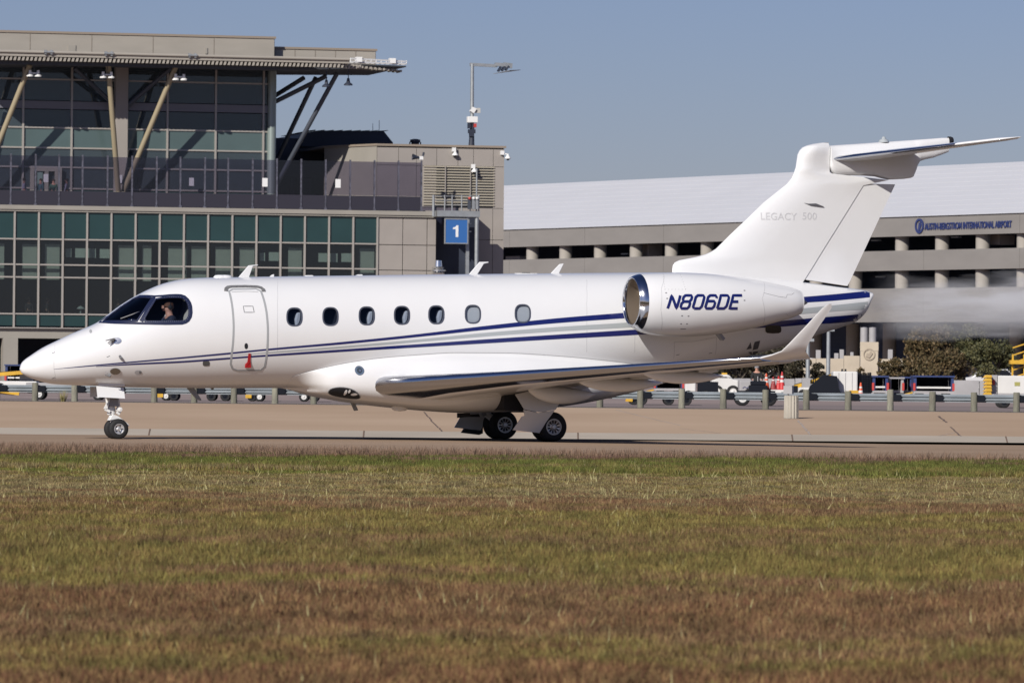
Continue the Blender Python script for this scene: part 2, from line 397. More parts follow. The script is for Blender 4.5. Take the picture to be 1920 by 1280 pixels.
# ================================================================ TERMINAL
m_beige = M('beige_panel', (.31, .288, .25), .7, var=.06, scale=.6, bump=.05)
m_beige2 = M('beige_parapet', (.34, .312, .268), .7, var=.06, scale=.4, stretch=(1, 1, 4))
m_grey = M('grey_wall_panel', (.325, .295, .265), .75, var=.05, scale=.8, bump=.05)
m_mull = M('mullion_aluminium', (.42, .39, .35), .5, .3)
m_mulld = M('mullion_dark', (.27, .27, .28), .5, .3)
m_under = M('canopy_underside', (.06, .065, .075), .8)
m_navy = M('dark_metal_roof', (.028, .035, .055), .55, var=.2, scale=.5)
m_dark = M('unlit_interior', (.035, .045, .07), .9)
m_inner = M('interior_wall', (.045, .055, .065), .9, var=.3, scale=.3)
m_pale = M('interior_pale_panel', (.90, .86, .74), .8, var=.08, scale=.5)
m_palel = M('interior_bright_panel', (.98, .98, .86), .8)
m_span = M('spandrel_glass', (.020, .050, .052), .12, var=.12, scale=.4, spec=.6, bump=.02, bscale=.8)
m_spal = M('pale_spandrel_glass', (.085, .125, .125), .15, var=.08, scale=.4, spec=.6)
m_glass = glass_mat('tinted_window_glass', (.58, .63, .63), .9, film=(.014, (.3, .4, .55)))
m_glassd = glass_mat('grey_window_glass', (.38, .46, .50), .9, film=(.14, (.30, .38, .43)))
m_clear = glass_mat('smoky_screen_glass', (.60, .58, .66), .8)
m_strut = M('tan_steel', (.37, .31, .20), .5, .1)
m_strutd = M('blue_grey_steel', (.07, .08, .10), .5, .2)
m_white = M('white_paint', (.8, .8, .78), .4)
m_black = M('black_rubber', (.018, .018, .02), .7)
m_galv = M('galvanised_steel', (.36, .38, .39), .5, .5, var=.12, scale=3)
m_sil = M('polished_aluminium', (.75, .75, .74), .22, .95)

TY = rad(14)
T0 = Frame(-32.0, 330.0, 0.0, TY)
def T(u, v, y=0.): return T0.px(u, v, y)
term = thing('terminal_building', (-32.0, 330.0, Z_RD), TY, 'dark glass airport terminal with a jutting beige canopy roof and raking struts', 'terminal building')
TZ = Z_RD
def tb(mb, name, mt, smooth=None, parent=None, par=None):
    o = mb.build(name, mt, parent or term, smooth)
    if not parent or parent is term: o.location.z = -TZ      # frame coordinates have z = 0 at world zero
    return o
# levels read at u = 260 on the facade plane
zc1, zc0 = T(260, 388)[1], T(260, 396)[1]
zt1, zt2, zt3, zt4, zt5, zt6 = [T(260, v)[1] for v in (451, 498.5, 522, 590.5, 614, 636)]
colx = [T(27 + 45.35 * k, 450)[0] for k in range(-4, 16)]
X_L = colx[0]; X_G = colx[-1]; X_P = T(818, 450)[0]
# structure behind the glass
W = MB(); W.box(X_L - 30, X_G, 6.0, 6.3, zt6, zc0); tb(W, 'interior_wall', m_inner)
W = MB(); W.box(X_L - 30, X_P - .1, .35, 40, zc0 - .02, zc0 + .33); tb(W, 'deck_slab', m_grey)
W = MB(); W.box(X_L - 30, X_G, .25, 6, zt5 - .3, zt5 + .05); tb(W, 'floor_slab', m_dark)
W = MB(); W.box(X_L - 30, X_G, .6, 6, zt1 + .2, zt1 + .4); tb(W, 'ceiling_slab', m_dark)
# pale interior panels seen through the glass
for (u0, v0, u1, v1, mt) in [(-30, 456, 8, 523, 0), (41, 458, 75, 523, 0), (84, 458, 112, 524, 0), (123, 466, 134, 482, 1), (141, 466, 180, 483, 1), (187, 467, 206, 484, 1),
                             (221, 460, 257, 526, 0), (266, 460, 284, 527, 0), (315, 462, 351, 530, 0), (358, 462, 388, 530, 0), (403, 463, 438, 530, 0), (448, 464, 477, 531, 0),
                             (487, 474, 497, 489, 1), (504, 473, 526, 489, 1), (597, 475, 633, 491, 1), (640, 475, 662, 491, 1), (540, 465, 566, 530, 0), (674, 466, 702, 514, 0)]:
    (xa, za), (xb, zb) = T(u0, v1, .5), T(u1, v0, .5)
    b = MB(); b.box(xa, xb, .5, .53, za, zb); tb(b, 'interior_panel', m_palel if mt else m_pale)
# glass grid of the lower facade
rows = [(zc0, zt1, m_span), (zt1, zt2, m_glass), (zt2, zt3, m_glass), (zt3, zt4, m_glass), (zt4, zt5, m_span)]
for i in range(len(colx) - 1):
    for (za, zb, mt) in rows:
        b = MB(); b.box(colx[i] + .05, colx[i+1] - .05, .03, .07, zb + .05, za - .05)
        o = tb(b, 'window_pane', mt)
        o.rotation_euler = (random.uniform(-.0006, .0006), 0, random.uniform(-.0004, .0004))
for x in colx:
    b = MB(); b.box(x - .055, x + .055, -.09, .20, zt5 - .05, zc0); tb(b, 'mullion', m_mull)
for z in (zt1, zt2, zt3, zt4):
    b = MB(); b.box(X_L, X_G, -.05, .15, z - .045, z + .045); tb(b, 'transom', m_mull)
b = MB(); b.box(X_L - .1, X_P, -.22, .3, zc0, zc1); b.box(X_L - .1, X_P, -.14, .3, zc0 - .12, zc0 - .003); tb(b, 'deck_edge', m_beige)
b = MB(); b.box(X_L - .1, X_G + .06, -.16, .3, zt5 - .12, zt5 - .055); tb(b, 'sill', m_mull)
# fascia under the glass and the open ground floor
b = MB(); b.box(X_L - .1, X_G, .1, .5, zt6, zt5 - .125); tb(b, 'soffit_fascia', m_beige)
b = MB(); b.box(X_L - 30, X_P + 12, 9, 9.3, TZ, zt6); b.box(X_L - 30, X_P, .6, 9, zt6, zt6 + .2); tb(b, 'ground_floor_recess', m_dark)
for u in (19, 330, 640):
    (xa, za), (xb, zb) = T(u - 14, 700), T(u + 14, 640)
    b = MB(); b.box(xa, xb, -.15, .9, TZ, zt6 - .003); b.box(xa - .1, xb + .1, -.25, 1.0, TZ, TZ + .5); tb(b, 'column', m_beige)
# concrete panels right of the glass
zz = [zc0 - .125, T(760, 459.5)[1], T(760, 507)[1], T(760, 560)[1], zt5 - .3, TZ]
pxs = [X_G + .06, T(755.5, 450)[0], T(801, 450)[0], X_P]
for i in range(3):
    for j in range(5):
        b = MB(); b.box(pxs[i] + .02, pxs[i+1] - .02, 0, .25, zz[j+1] + .02, zz[j] - .02); bevel(tb(b, 'wall_panel', m_grey), .015, 1)
b = MB(); b.box(X_G + .06, X_P - .02, .06, .2, TZ, zc0 - .13); b.box(X_P - .3, X_P - .03, .1, 12, TZ, zc0); tb(b, 'backing_wall', M('panel_joint', (.12, .11, .10), .9))

# ---- upper storey, set back behind the deck
UY = 5.0
ux = [T(u, 260, UY)[0] for u in (-140, -48, 43, 134, 225, 313.5, 404, 493.5)]
xe = T(513, 260, UY)[0]
lv = [T(300, v, UY)[1] for v in (112, 153.5, 194, 208.5, 243.5, 281, 317, 356.5, 392)]
urow = [(0, 1, m_glassd), (1, 2, m_glassd), (3, 4, m_glassd), (4, 5, m_spal), (5, 6, m_glassd), (6, 7, m_glassd), (7, 8, m_span)]
uu = ux + [xe]
for i in range(len(uu) - 1):
    for a, c, mt in urow:
        b = MB(); b.box(uu[i] + .05, uu[i+1] - .05, UY + .05, UY + .09, lv[c] + .05, lv[a] - .05); tb(b, 'window_pane', mt)
for x in uu[:-1]:
    b = MB(); b.box(x - .06, x + .06, UY - .08, UY + .2, lv[8], lv[0]); tb(b, 'mullion', m_mulld if 0 else m_mull)
for k in (1, 4, 5, 6, 7):
    b = MB(); b.box(uu[0], xe, UY - .03, UY + .15, lv[k] - .05, lv[k] + .05); tb(b, 'transom', m_mull)
b = MB(); b.box(uu[0], xe + .1, UY - .05, UY + .25, lv[3], lv[2]); tb(b, 'floor_band', M('band_metal', (.20, .20, .22), .6, .2))
b = MB(); b.tube((xe - .15, UY - .1, lv[8]), (xe - .15, UY - .1, lv[0]), .28, n=20); tb(b, 'corner_column', M('pale_green_metal', (.28, .33, .31), .4, .3), 40)
b = MB(); b.box(uu[0] - 10, xe - .2, UY + 5, UY + 5.2, lv[8], lv[0]); b.box(xe - .15, xe - .05, UY + .3, UY + 12, lv[8], lv[0]); tb(b, 'interior_wall', m_inner)
b = MB(); b.box(xe - .04, xe + .04, UY + .2, UY + 12, lv[8], lv[0]); tb(b, 'side_glass', m_span)
cxa, cxb = T(212, 300, UY)[0], T(236, 300, UY)[0]
b = MB(); b.box(cxa, cxb, UY - .75, UY - .1, lv[8], lv[0]); bevel(tb(b, 'column', m_grey), .05)
b = MB(); b.box(T(103, 330, UY-.3)[0], T(116, 330, UY-.3)[0], UY - .3, UY - .12, lv[8], lv[6] - .06); tb(b, 'door_jamb', m_beige)
b = MB(); b.box(T(57, 330, UY-.3)[0], T(64, 330, UY-.3)[0], UY - .3, UY - .12, lv[8], lv[6] - .06); b.box(T(57, 330, UY-.3)[0], T(116, 330, UY-.3)[0], UY - .29, UY - .13, lv[6] - .28, lv[6] - .062)
b.box(T(84, 330, UY-.3)[0], T(91, 330, UY-.3)[0], UY - .28, UY - .14, lv[8], lv[6] - .29); tb(b, 'door_frame', m_beige)
b = MB(); b.box(T(70, 330, UY-.2)[0], T(80, 330, UY-.2)[0], UY - .2, UY - .16, lv[8] + .05, lv[6] - .3); tb(b, 'door', M('sea_green_door', (.22, .32, .28), .5))
for (u, v) in ((86, 334), (225, 336), (359, 341)):                    # paper notices on the wall and glass
    xa, za = T(u - 4.5, v + 7.5, UY - .8); xb, zb = T(u + 4.5, v - 7.5, UY - .8)
    b = MB(); b.box(xa, xb, UY - .83, UY - .80, za, zb); tb(b, 'notice_board', m_white)

# ---- canopy roof
CY = 0.0                                        # front edge of the canopy
zr = [T(300, v, CY)[1] for v in (105, 126)]      # ribbed edge
xr0 = T(-60, 110, CY)[0]; xr1 = T(640, 120, CY)[0]; xtip = T(771, 128, CY + 3)[0]
zt = zr[0]
deck = [(xr0, CY), (xr1, CY), (xtip, CY + 3.5), (xtip - .4, UY + 8), (xr0, UY + 8)]
zb_ = zr[1]
# thin roof deck whose underside rises to the right hand tip
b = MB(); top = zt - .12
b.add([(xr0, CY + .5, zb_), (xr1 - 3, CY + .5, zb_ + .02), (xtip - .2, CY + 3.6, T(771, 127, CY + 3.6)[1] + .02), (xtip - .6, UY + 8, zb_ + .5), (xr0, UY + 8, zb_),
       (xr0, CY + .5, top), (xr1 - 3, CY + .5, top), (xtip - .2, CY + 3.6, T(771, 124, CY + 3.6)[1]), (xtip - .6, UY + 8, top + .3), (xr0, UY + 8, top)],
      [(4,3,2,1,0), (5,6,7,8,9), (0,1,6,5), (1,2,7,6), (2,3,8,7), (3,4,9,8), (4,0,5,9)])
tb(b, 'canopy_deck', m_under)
# ribs of the profiled roof sheet: every rib a fin at the edge
nrib = 118
b0 = MB().add([(-.055, 0, 0), (.085, 0, 0), (.02, 0, -.26), (-.12, 0, -.26), (-.055, .55, 0), (.085, .55, 0), (.02, .55, -.26), (-.12, .55, -.26)],
              [(0, 3, 2, 1), (4, 5, 6, 7), (0, 1, 5, 4), (1, 2, 6, 5), (2, 3, 7, 6), (3, 0, 4, 7)])
ribme = b0.mesh('roof_rib', m_beige2)
x = xr0 + .1; k = 0
while x < xr1 + 1.5:
    yy = CY if x < xr1 else CY + (x - xr1) * 3.5 / (xtip - xr1)
    link('roof_rib', ribme, term, (x, yy, zt - .22 - TZ)); x += .262; k += 1
b = MB(); xr2 = T(655, 120, CY)[0]
b.box(xr0, xr2, CY - .06, CY + .5, zt - .22, zt - .02); tb(b, 'canopy_edge', m_beige2)
b = MB(); b.tube((xr0, CY - .1, zt + .06), (xr2, CY - .1, zt + .04), .1, n=10); tb(b, 'gutter_pipe', m_beige2, 40)
b = MB()
for i in range(11):                              # ribs carry on thinly to the tip
    t = i / 11; x = xr1 + 1.2 + (xtip - xr1 - 1.6) * t; b.box(x, x + .13, CY + 3.5 * (x - xr1) / (xtip - xr1), CY + 3.5 * (x - xr1) / (xtip - xr1) + 1.2, zt - .42 - .1 * t, zt - .28 - .1 * t)
tb(b, 'tip_slat', m_beige2)
for u in (90, 203, 360):
    x = T(u, 103, CY)[0]; b = MB(); b.box(x - .25, x - .12, CY - .22, CY + .1, zt - .08, zt + .2); b.box(x + .12, x + .25, CY - .22, CY + .1, zt - .08, zt + .2); b.tube((x - .3, CY - .24, zt + .06), (x + .3, CY - .24, zt + .06), .06); tb(b, 'pipe_coupling', m_galv)
# white ladder like gantry on the canopy tip
b = MB(); xa, xb = T(657, 115, CY + 1)[0], T(762, 118, CY + 2.6)[0]
za, zb2 = T(657, 116, CY + 1)[1], T(762, 120, CY + 2.6)[1]
for dy in (0, .6):
    b.bar((xa, CY + 1 + dy, za), (xb, CY + 2.6 + dy, zb2), .08, .1); b.bar((xa, CY + 1 + dy, za + .22), (xb, CY + 2.6 + dy, zb2 + .16), .06, .07)
for i in range(12):
    t = i / 11; p = Vector((xa + (xb-xa)*t, CY + 1 + 1.6*t, za + (zb2-za)*t)); b.bar(p, p + Vector((0, .6, 0)), .06, .08); b.bar(p, p + Vector((0, 0, .22)), .05, .05)
for t in (.15, .75):
    p = Vector((xa + (xb-xa)*t, CY + 1 + 1.6*t, za + (zb2-za)*t)); b.box(p.x - .2, p.x + .2, p.y - .1, p.y + .3, p.z, p.z + .32)
tb(b, 'roof_gantry', m_white)
# parapets standing behind the canopy edge
PY = CY + 2.2
for (u0, u1, v1, pe) in ((-60, 515, 67, 0), (515, 705, 94, 1)):
    y = PY + pe * .8; xa, xb = T(u0, 90, y)[0], T(u1, 90, y)[0]; z1 = T((max(u0, 0)+u1)/2, v1, y)[1]
    b = MB(); b.box(xa, xb, y, y + (6 if not pe else 3), zt - .15, z1); bevel(tb(b, 'parapet', m_beige2), .03, 1)
    b = MB(); b.box(xa - .05, xb + .08, y - .06, y + .3, z1, z1 + .14); tb(b, 'coping', M('coping_metal', (.28, .23, .18), .6))
    for i in range(1, 5):
        xj = xa + (xb - xa) * i / 5; b = MB(); b.box(xj - .02, xj + .02, y - .012, y + .01, zt, z1 - .01); tb(b, 'panel_joint', M('joint_brown', (.2, .17, .14), .8))  # thin brown strips mark the parapet joints
for (u0, v0, u1, v1) in ((128, 85, 142, 97), (385, 90, 389, 101)):
    (xa, za), (xb, zb3) = T(u0, v1, PY - .05), T(u1, v0, PY - .05); b = MB(); b.box(xa, xb, PY - .06, PY + .02, za, zb3); tb(b, 'access_hatch', m_beige)
# raking struts
def strut(u0, v0, y0, u1, v1, y1, r, mt, name='strut', r1=None):
    a = T0.P(u0, v0, y0); c = T0.P(u1, v1, y1); tb(MB().tube(a, c, r, r1, n=14), name, mt, 60)
strut(231, 360, UY - .9, 331, 122, CY + 1.4, .17, m_strut); strut(222, 362, UY - 1.2, 203, 122, CY + 1.4, .17, m_strut)
strut(-40, 362, UY - .9, 56, 122, CY + 1.4, .17, m_strut); strut(-52, 362, UY - .9, -72, 122, CY + 1.4, .17, m_strut)
b = MB(); p = T0.P(226, 360, UY - 1.0); b.lathe([(0, .5), (.35, .42), (.5, .3), (.55, 0)], p - Vector((0, 0, .5)), (0, 0, 1), 16); tb(b, 'strut_foot', m_beige, 50)
strut(222, 205, UY - .4, 140, 128, CY + 3, .14, m_strutd); strut(232, 205, UY - .4, 320, 128, CY + 3, .14, m_strutd)
strut(515, 352, UY + .5, 632, 138, CY + 2.5, .15, m_strutd); strut(519, 300, UY + 4, 592, 146, CY + 5.2, .15, m_strutd)
strut(512, 193, UY + .5, 612, 143, CY + 4.5, .15, m_strutd); strut(512, 182, UY + 2, 570, 146, CY + 5.5, .15, m_strutd)
# ---- wind screen along the deck edge: a fence of its own
fen = thing('glass_wind_screen', T0.R @ Vector((0, 0, 0)) + T0.o + Vector((0, 0, zc1)), TY, 'tall smoky glass wind screen on dark posts along the terminal deck edge', 'glass screen')
zp1 = T(230, 292, .1)[1]
pu = [22, 68.5, 112.5, 156.5, 203.5, 249.5, 295.5, 340, 386, 429.5, 475.5, 521, 566.5, 612.5, 658.5, 704, 749, 792]
pxx = [T(u - 2, 340, .1)[0] for u in [-24] + pu]
def fb(mb, name, mt, **k):
    o = mb.build(name, mt, fen, **k); o.location.z = -zc1; return o
m_post = M('screen_post', (.11, .11, .14), .5, .3, var=.5, scale=6); m_film = M('purple_grey_lower_panel', (.035, .033, .045), .35)
for x in pxx:
    b = MB(); b.box(x - .05, x + .05, .04, .16, zc1, zp1); b.box(x - .09, x + .09, -.0, .2, zc1, zc1 + .12); fb(b, 'post', m_post)
for i in range(len(pxx) - 1):
    b = MB(); b.box(pxx[i] + .055, pxx[i+1] - .055, .09, .11, zc1 + .95, zp1 - .1); fb(b, 'screen_pane', m_clear)
    b = MB(); b.box(pxx[i] + .055, pxx[i+1] - .055, .08, .12, zc1 + .02, zc1 + .93); fb(b, 'lower_panel', m_film)
for (u, v) in ((497, 342), (634, 344)):
    (xa, za), (xb, zb3) = T(u - 5, v + 8), T(u + 5, v - 8); b = MB(); b.box(xa, xb, .03, .06, za, zb3); fb(b, 'notice', m_white)

# ---- canopy lamps (white twin lamps and two dark pendants)
def canopy_lamp(u, v, label, dark=False):
    y = CY + 1.2; p = T0.P(u, v, y); w = T0.R @ p + T0.o
    mt = m_navy if dark else m_white
    o = thing('pendant_lamp' if dark else 'canopy_lamp', w, TY, label, 'lamp', 'dark pendant lamps under the canopy tip' if dark else 'white lamps under the canopy edge')
    top = T0.px(u, 118, y)[1] - p.z
    if dark:
        MB().tube((0, 0, .1), (0, 0, top), .03).build('stem', mt, o); MB().lathe([(-.25, .28), (-.18, .28), (-.05, .12), (.2, .08), (.22, 0)], (0, 0, 0), (0, 0, 1), 16).build('shade', mt, o, 40)
    else:
        MB().tube((-.3, 0, .02), (.3, 0, .02), .05).build('crossbar', mt, o)
        MB().tube((0, 0, .02), (0, 0, top), .02).build('stem', m_strutd, o)
        for s in (-1, 1): MB().lathe([(-.2, .22), (-.12, .22), (-.02, .1), (.2, .09), (.2, 0)], (s * .26, 0, 0), (0, 0, 1), 16).build('lamp_head', mt, o, 40)
canopy_lamp(64, 138, 'white twin canopy lamp furthest left, above the left raking strut')
canopy_lamp(201, 141, 'middle white twin canopy lamp, left of the thick grey wall column')
canopy_lamp(337, 145, 'white twin canopy lamp at the head of the long tan strut')
canopy_lamp(612, 156, 'dark pendant lamp hanging beside the top of the dark struts', True)
canopy_lamp(653, 153, 'dark pendant lamp hanging free nearest the canopy tip', True)

# ---- grey plant tower to the right
GW = 3.5
tow = thing('plant_tower', T0.R @ Vector((T(705, 500, GW)[0], GW, 0)) + T0.o + Vector((0, 0, Z_RD)), TY, 'grey panelled plant tower with a wide louvre beside the terminal deck', 'tower')
tx0 = T(705, 400, GW)[0]
def wb(mb, name, mt, **k):
    o = mb.build(name, mt, tow, **k); o.location = (-tx0, -GW, -TZ); return o
ztw = T(820, 275, GW)[1]; xR = T(944, 400, GW)[0]; xL = tx0
tzl = [ztw - .1, T(820, 311, GW)[1], T(935, 391, GW)[1], T(935, 450, GW)[1], T(935, 530, GW)[1], TZ]
txl = [xL] + [T(u, 300, GW)[0] for u in (746.5, 780, 818, 858, 887, 924)] + [xR]
b = MB(); b.box(xL + .02, xR - .03, GW + .06, GW + 14, TZ, ztw); wb(b, 'core_wall', M('panel_joint', (.12, .11, .10), .9))
m_tsh = m_grey
for i in range(len(txl) - 1):
    for j in range(5):
        if j == 1 and 3 <= i + 0 and i < 6 and i >= 3: continue
        if j == 1 and i == 2:
            pass
        b = MB(); b.box(txl[i] + .015, txl[i+1] - .015, GW, GW + .05, tzl[j+1] + .015, tzl[j] - .015); wb(b, 'wall_panel', m_grey)
# chamfered left side that catches the sun
zcf = T(680, 275, GW)[1]
b = MB(); b.add([(xL - .01, GW, TZ), (xL - .01, GW, ztw - .02), (xL - 2.4, GW + 5, ztw - .02), (xL - 2.4, GW + 5, TZ)], [(0, 1, 2, 3)])
b.add([(xL - .01, GW + .2, TZ), (xL - .01, GW + .2, ztw - .02), (xL - 2.3, GW + 5, ztw - .02), (xL - 2.3, GW + 5, TZ)], [(3, 2, 1, 0)])
wb(b, 'side_wall', m_beige)
b = MB(); b.prismz([(xL - 2.5, GW + 5), (xL - .05, GW - .08), (xR + .1, GW - .08), (xR + .1, GW + 14), (xL - 2.5, GW + 14)], ztw - .02, ztw + .12); wb(b, 'coping', M('coping_metal', (.28, .23, .18), .6))
# louvre: frame recess + slats
lx0, lx1 = T(793, 350, GW)[0], T(926, 350, GW)[0]; lz1, lz0 = T(860, 311.5, GW)[1], T(860, 388, GW)[1]
b = MB(); b.box(txl[3] + .02, lx1, GW + .02, GW + .055, lz0, lz1); wb(b, 'louvre_recess', m_dark)
nsl = 15; sp = (lz1 - lz0) / nsl
slat = MB().add([(0, 0, -.02), (lx1 - lx0, 0, -.02), (lx1 - lx0, -.08, -.085), (0, -.08, -.085), (0, 0, .01), (lx1 - lx0, 0, .01), (lx1 - lx0, -.1, -.055), (0, -.1, -.055)],
                [(0,1,2,3), (7,6,5,4), (0,4,5,1), (1,5,6,2), (2,6,7,3), (3,7,4,0)]).mesh('louvre_slat', M('louvre_cream', (.42, .38, .30), .5))
for i in range(nsl):
    link('louvre_slat', slat, tow, (lx0 - tx0, .02, lz1 - sp * i - .02 - TZ))
for u in (833, 880):
    x = T(u, 350, GW)[0]; b = MB(); b.box(x - .03, x + .03, GW - .16, GW - .13, lz0, lz1); wb(b, 'louvre_mullion', m_grey)
# navy block painted as the shade in the low recess between terminal and tower
b = MB(); b.box(X_P + .05, T(893, 450, 2.2)[0], 2.2, 3.4, TZ, T(850, 398, 2.2)[1]); wb(b, 'recess_shade_block', m_navy)
# ---- block behind the deck: shaded blue walls with the dark stepped roof
BY = 16
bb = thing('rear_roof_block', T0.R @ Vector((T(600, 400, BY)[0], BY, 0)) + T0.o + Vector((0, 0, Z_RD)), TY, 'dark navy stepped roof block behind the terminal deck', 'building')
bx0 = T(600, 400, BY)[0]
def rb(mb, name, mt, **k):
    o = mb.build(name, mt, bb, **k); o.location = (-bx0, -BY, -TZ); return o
m_shw = M('shadow_blue_wall', (.085, .095, .125), .8, var=.1, scale=.5)  # shadow on these walls is put into their dark bluish colour
P_ = lambda u, v, y=BY: T(u, v, y)
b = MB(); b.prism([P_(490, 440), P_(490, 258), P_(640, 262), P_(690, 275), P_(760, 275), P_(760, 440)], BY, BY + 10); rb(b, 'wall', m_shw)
b = MB(); b.prism([P_(562, 273), P_(566, 250), P_(600, 245.5), P_(716, 247), P_(733, 268), P_(733, 282), P_(562, 275)], BY - .6, BY + 9); rb(b, 'roof', m_navy)
for k in range(9):
    u = 572 + 17 * k; b = MB(); b.prism([P_(u, 246.8), P_(u + 15, 246.2), P_(u + 16, 244.0 + .15 * k), P_(u, 246)], BY - .7, BY + 8); rb(b, 'roof_sheet', m_navy)
for (u0, u1, v0, v1) in ((520, 545, 335, 385), (552, 566, 335, 380), (584, 610, 335, 380)):
    (xa, za), (xb, zb3) = P_(u0, v1, BY - .05), P_(u1, v0, BY - .05); b = MB(); b.box(xa, xb, BY - .06, BY + .05, za, zb3); rb(b, 'window', m_span)
for z in (305, 332):
    (xa, za), (xb, zb3) = P_(492, z), P_(700, z); b = MB(); b.box(xa, xb, BY - .05, BY, za - .05, za + .05); rb(b, 'transom', m_navy)
for u in (705, 717): 
    p = P_(u, 246); b = MB(); b.tube((p[0], BY + 1, p[1] - .5), (p[0], BY + 1, p[1] + (.55 if u < 710 else .8)), .02); rb(b, 'roof_aerial', m_galv)
b = MB(); q0, q1 = P_(771, 272, GW + 6), P_(786, 262, GW + 6)
vent = thing('roof_vent', T0.R @ Vector(((q0[0]+q1[0])/2, GW + 6, q0[1] - .6)) + T0.o, TY, 'small dark round roof vent on top of the plant tower', 'roof vent')
MB().lathe([(0, .26), (.75, .26), (.8, .34), (.95, .34), (1.0, .1), (1.0, 0)], (0, 0, 0), (0, 0, 1), 16).build('vent_body', m_navy, vent, 40)
for s in (-1, 1): MB().box(s*.36-.03, s*.36+.03, -.05, .05, 0, .8).build('bracket', m_navy, vent)
# ---- things on the tower
def tower_thing(name, u, v, y, label, cat, group=None):
    return thing(name, T0.R @ T0.P(u, v, y) + T0.o, TY, label, cat, group)
def wp(u, v, y, o):                      # photo point on plane y in the local axes of thing o
    q = T0.P(u, v, y); return q - T0.R.transposed() @ (Vector(o.location) - T0.o)
mast = tower_thing('floodlight_mast', 885, 273, GW + 2, 'grey angled floodlight mast with white equipment boxes on the tower roof', 'floodlight mast')
my = GW + 2
q = lambda u, v, dy=0: wp(u, v, my + dy, mast)
MB().tube(q(884, 273), q(885, 240), .2, .14).build('base', m_navy, mast, 40)
MB().tube(q(885, 242), q(885.5, 120), .13, .11, 16).build('pole', m_galv, mast, 40)
MB().bar(q(881, 121), q(932, 124), .16, .2).build('arm', m_galv, mast)
b = MB(); b.bar(q(928, 121), q(948, 122.5), .3, .22); b.bar(q(944, 122), q(960, 124), .25, .32); b.build('lamp_bracket', m_galv, mast)
for k, (u, v) in enumerate([(937, 130), (944, 129), (951, 128)]):
    MB().bar(q(u - 3, v + 4), q(u + 2, v - 4), .35, .12).build('lamp_louvre', m_navy, mast)
MB().add([q(925, 139, -.5), q(955, 133, -.5), q(976, 132, .4), q(940, 137, .6), q(925, 138, -.5), q(955, 132, -.5), q(976, 131, .4), q(940, 136, .6)], [(0,1,2,3), (7,6,5,4), (0,4,5,1), (1,5,6,2), (2,6,7,3), (3,7,4,0)]).build('lamp_panel', m_galv, mast)
MB().bar(q(884, 211, -.2), q(889, 203, -.2), .5, .25).build('small_box', m_white, mast)
b = MB(); a, c = q(889, 212, -.2), q(900, 203, -.2); b.box(a.x, c.x, a.y - .12, a.y + .12, a.z, c.z); b.build('antenna_panel', M('pale_grey_box', (.5, .49, .45), .6), mast)
b = MB(); a, c = q(876, 230, -.2), q(895, 219, -.2); b.box(a.x, c.x, a.y - .2, a.y + .2, a.z, c.z); bevel(b.build('equipment_box', m_white, mast), .03)
b = MB()
for (u0, v0, u1, v1) in ((877, 241, 882, 231), (884, 243, 889, 232), (878, 250, 891, 243), (880, 256, 888, 250)):
    a, c = q(u0, v0, -.15), q(u1, v1, -.15); b.box(a.x, c.x, a.y - .12, a.y + .12, a.z, c.z)
b.build('cable_bracket', m_navy, mast)
b = MB(); a, c = q(888, 239, -.25), q(893, 232, -.25); b.box(a.x, c.x, a.y - .1, a.y + .1, a.z, c.z); b.build('red_marker_light', M('red_paint', (.5, .05, .04), .5), mast)
def dome_cam(u, v, y, label, side=0):
    o = tower_thing('security_camera', u, v, y, label, 'security camera', 'white security cameras on the tower')
    MB().box(-.18 - .3*side, .05 - .3*side, -.1, .14, .08, .34).build('housing', m_white, o)
    if side: MB().bar((-.3, 0, .18), (.05, 0, .1), .08, .08).build('arm', m_white, o)
    MB().lathe([(-.16, .2), (-.1, .2), (.02, .1), (.1, .05), (.1, 0)], (0, -.05, 0), (0, 0, 1), 16).build('hood', m_white, o, 40)
    MB().lathe([(-.28, 0), (-.26, .08), (-.17, .12)], (0, -.05, 0), (0, 0, 1), 12).build('dome', m_black, o, 60)
dome_cam(853, 287, GW - .15, 'white security camera on the tower wall above the louvre')
dome_cam(952, 293, GW - .1, 'white dome security camera on an arm at the tower corner', 1)
dome_cam(889, 318, GW - .4, 'small white dome security camera on top of the thin platform pole')
o = tower_thing('outdoor_speaker', 789, 296, .5, 'white and black horn fixture on the last wind screen post', 'loudspeaker')
MB().lathe([(0, .07), (.2, .1), (.5, .2)], (-.05, 0, 0), (-1, 0, .1), 14).build('horn', m_navy, o, 50); MB().box(-.1, .14, -.1, .1, -.12, .1).build('housing', m_white, o); MB().tube((.12, 0, .05), (.2, 0, .35), .07).build('sensor', m_navy, o); MB().tube((.05, 0, -.1), (.05, 0, -.5), .03).build('stem', m_galv, o)
# ---- gate sign on its platform
PYs = -1.0
plat = thing('access_platform', T0.R @ Vector((T(895, 500, PYs)[0], PYs, 0)) + T0.o + Vector((0, 0, Z_RD)), TY, 'grey steel platform with handrails and a pole above the blue gate sign', 'platform')
px0 = T(895, 500, PYs)[0]
def pb(mb, name, mt, **k):
    o = mb.build(name, mt, plat, **k); o.location = (-px0, -PYs, -TZ); return o
S = lambda u, v, y=PYs: T(u, v, y)
(xa, za), (xb, zb3) = S(818, 406), S(898, 396)
pb(MB().box(xa, xb, PYs - .3, PYs + 2, za, zb3), 'platform_deck', m_galv)
for u in (811, 832, 846, 864, 880, 896):
    x = S(u, 380)[0]; pb(MB().tube((x, PYs - .25, za), (x, PYs - .25, S(u, 366)[1]), .04 if u != 811 else .08), 'rail_post', m_galv)
for v in (368, 376, 385):
    pb(MB().tube((S(811, v)[0], PYs - .25, S(811, v)[1]), (S(897, v)[0], PYs - .25, S(897, v)[1]), .025), 'rail', m_galv)
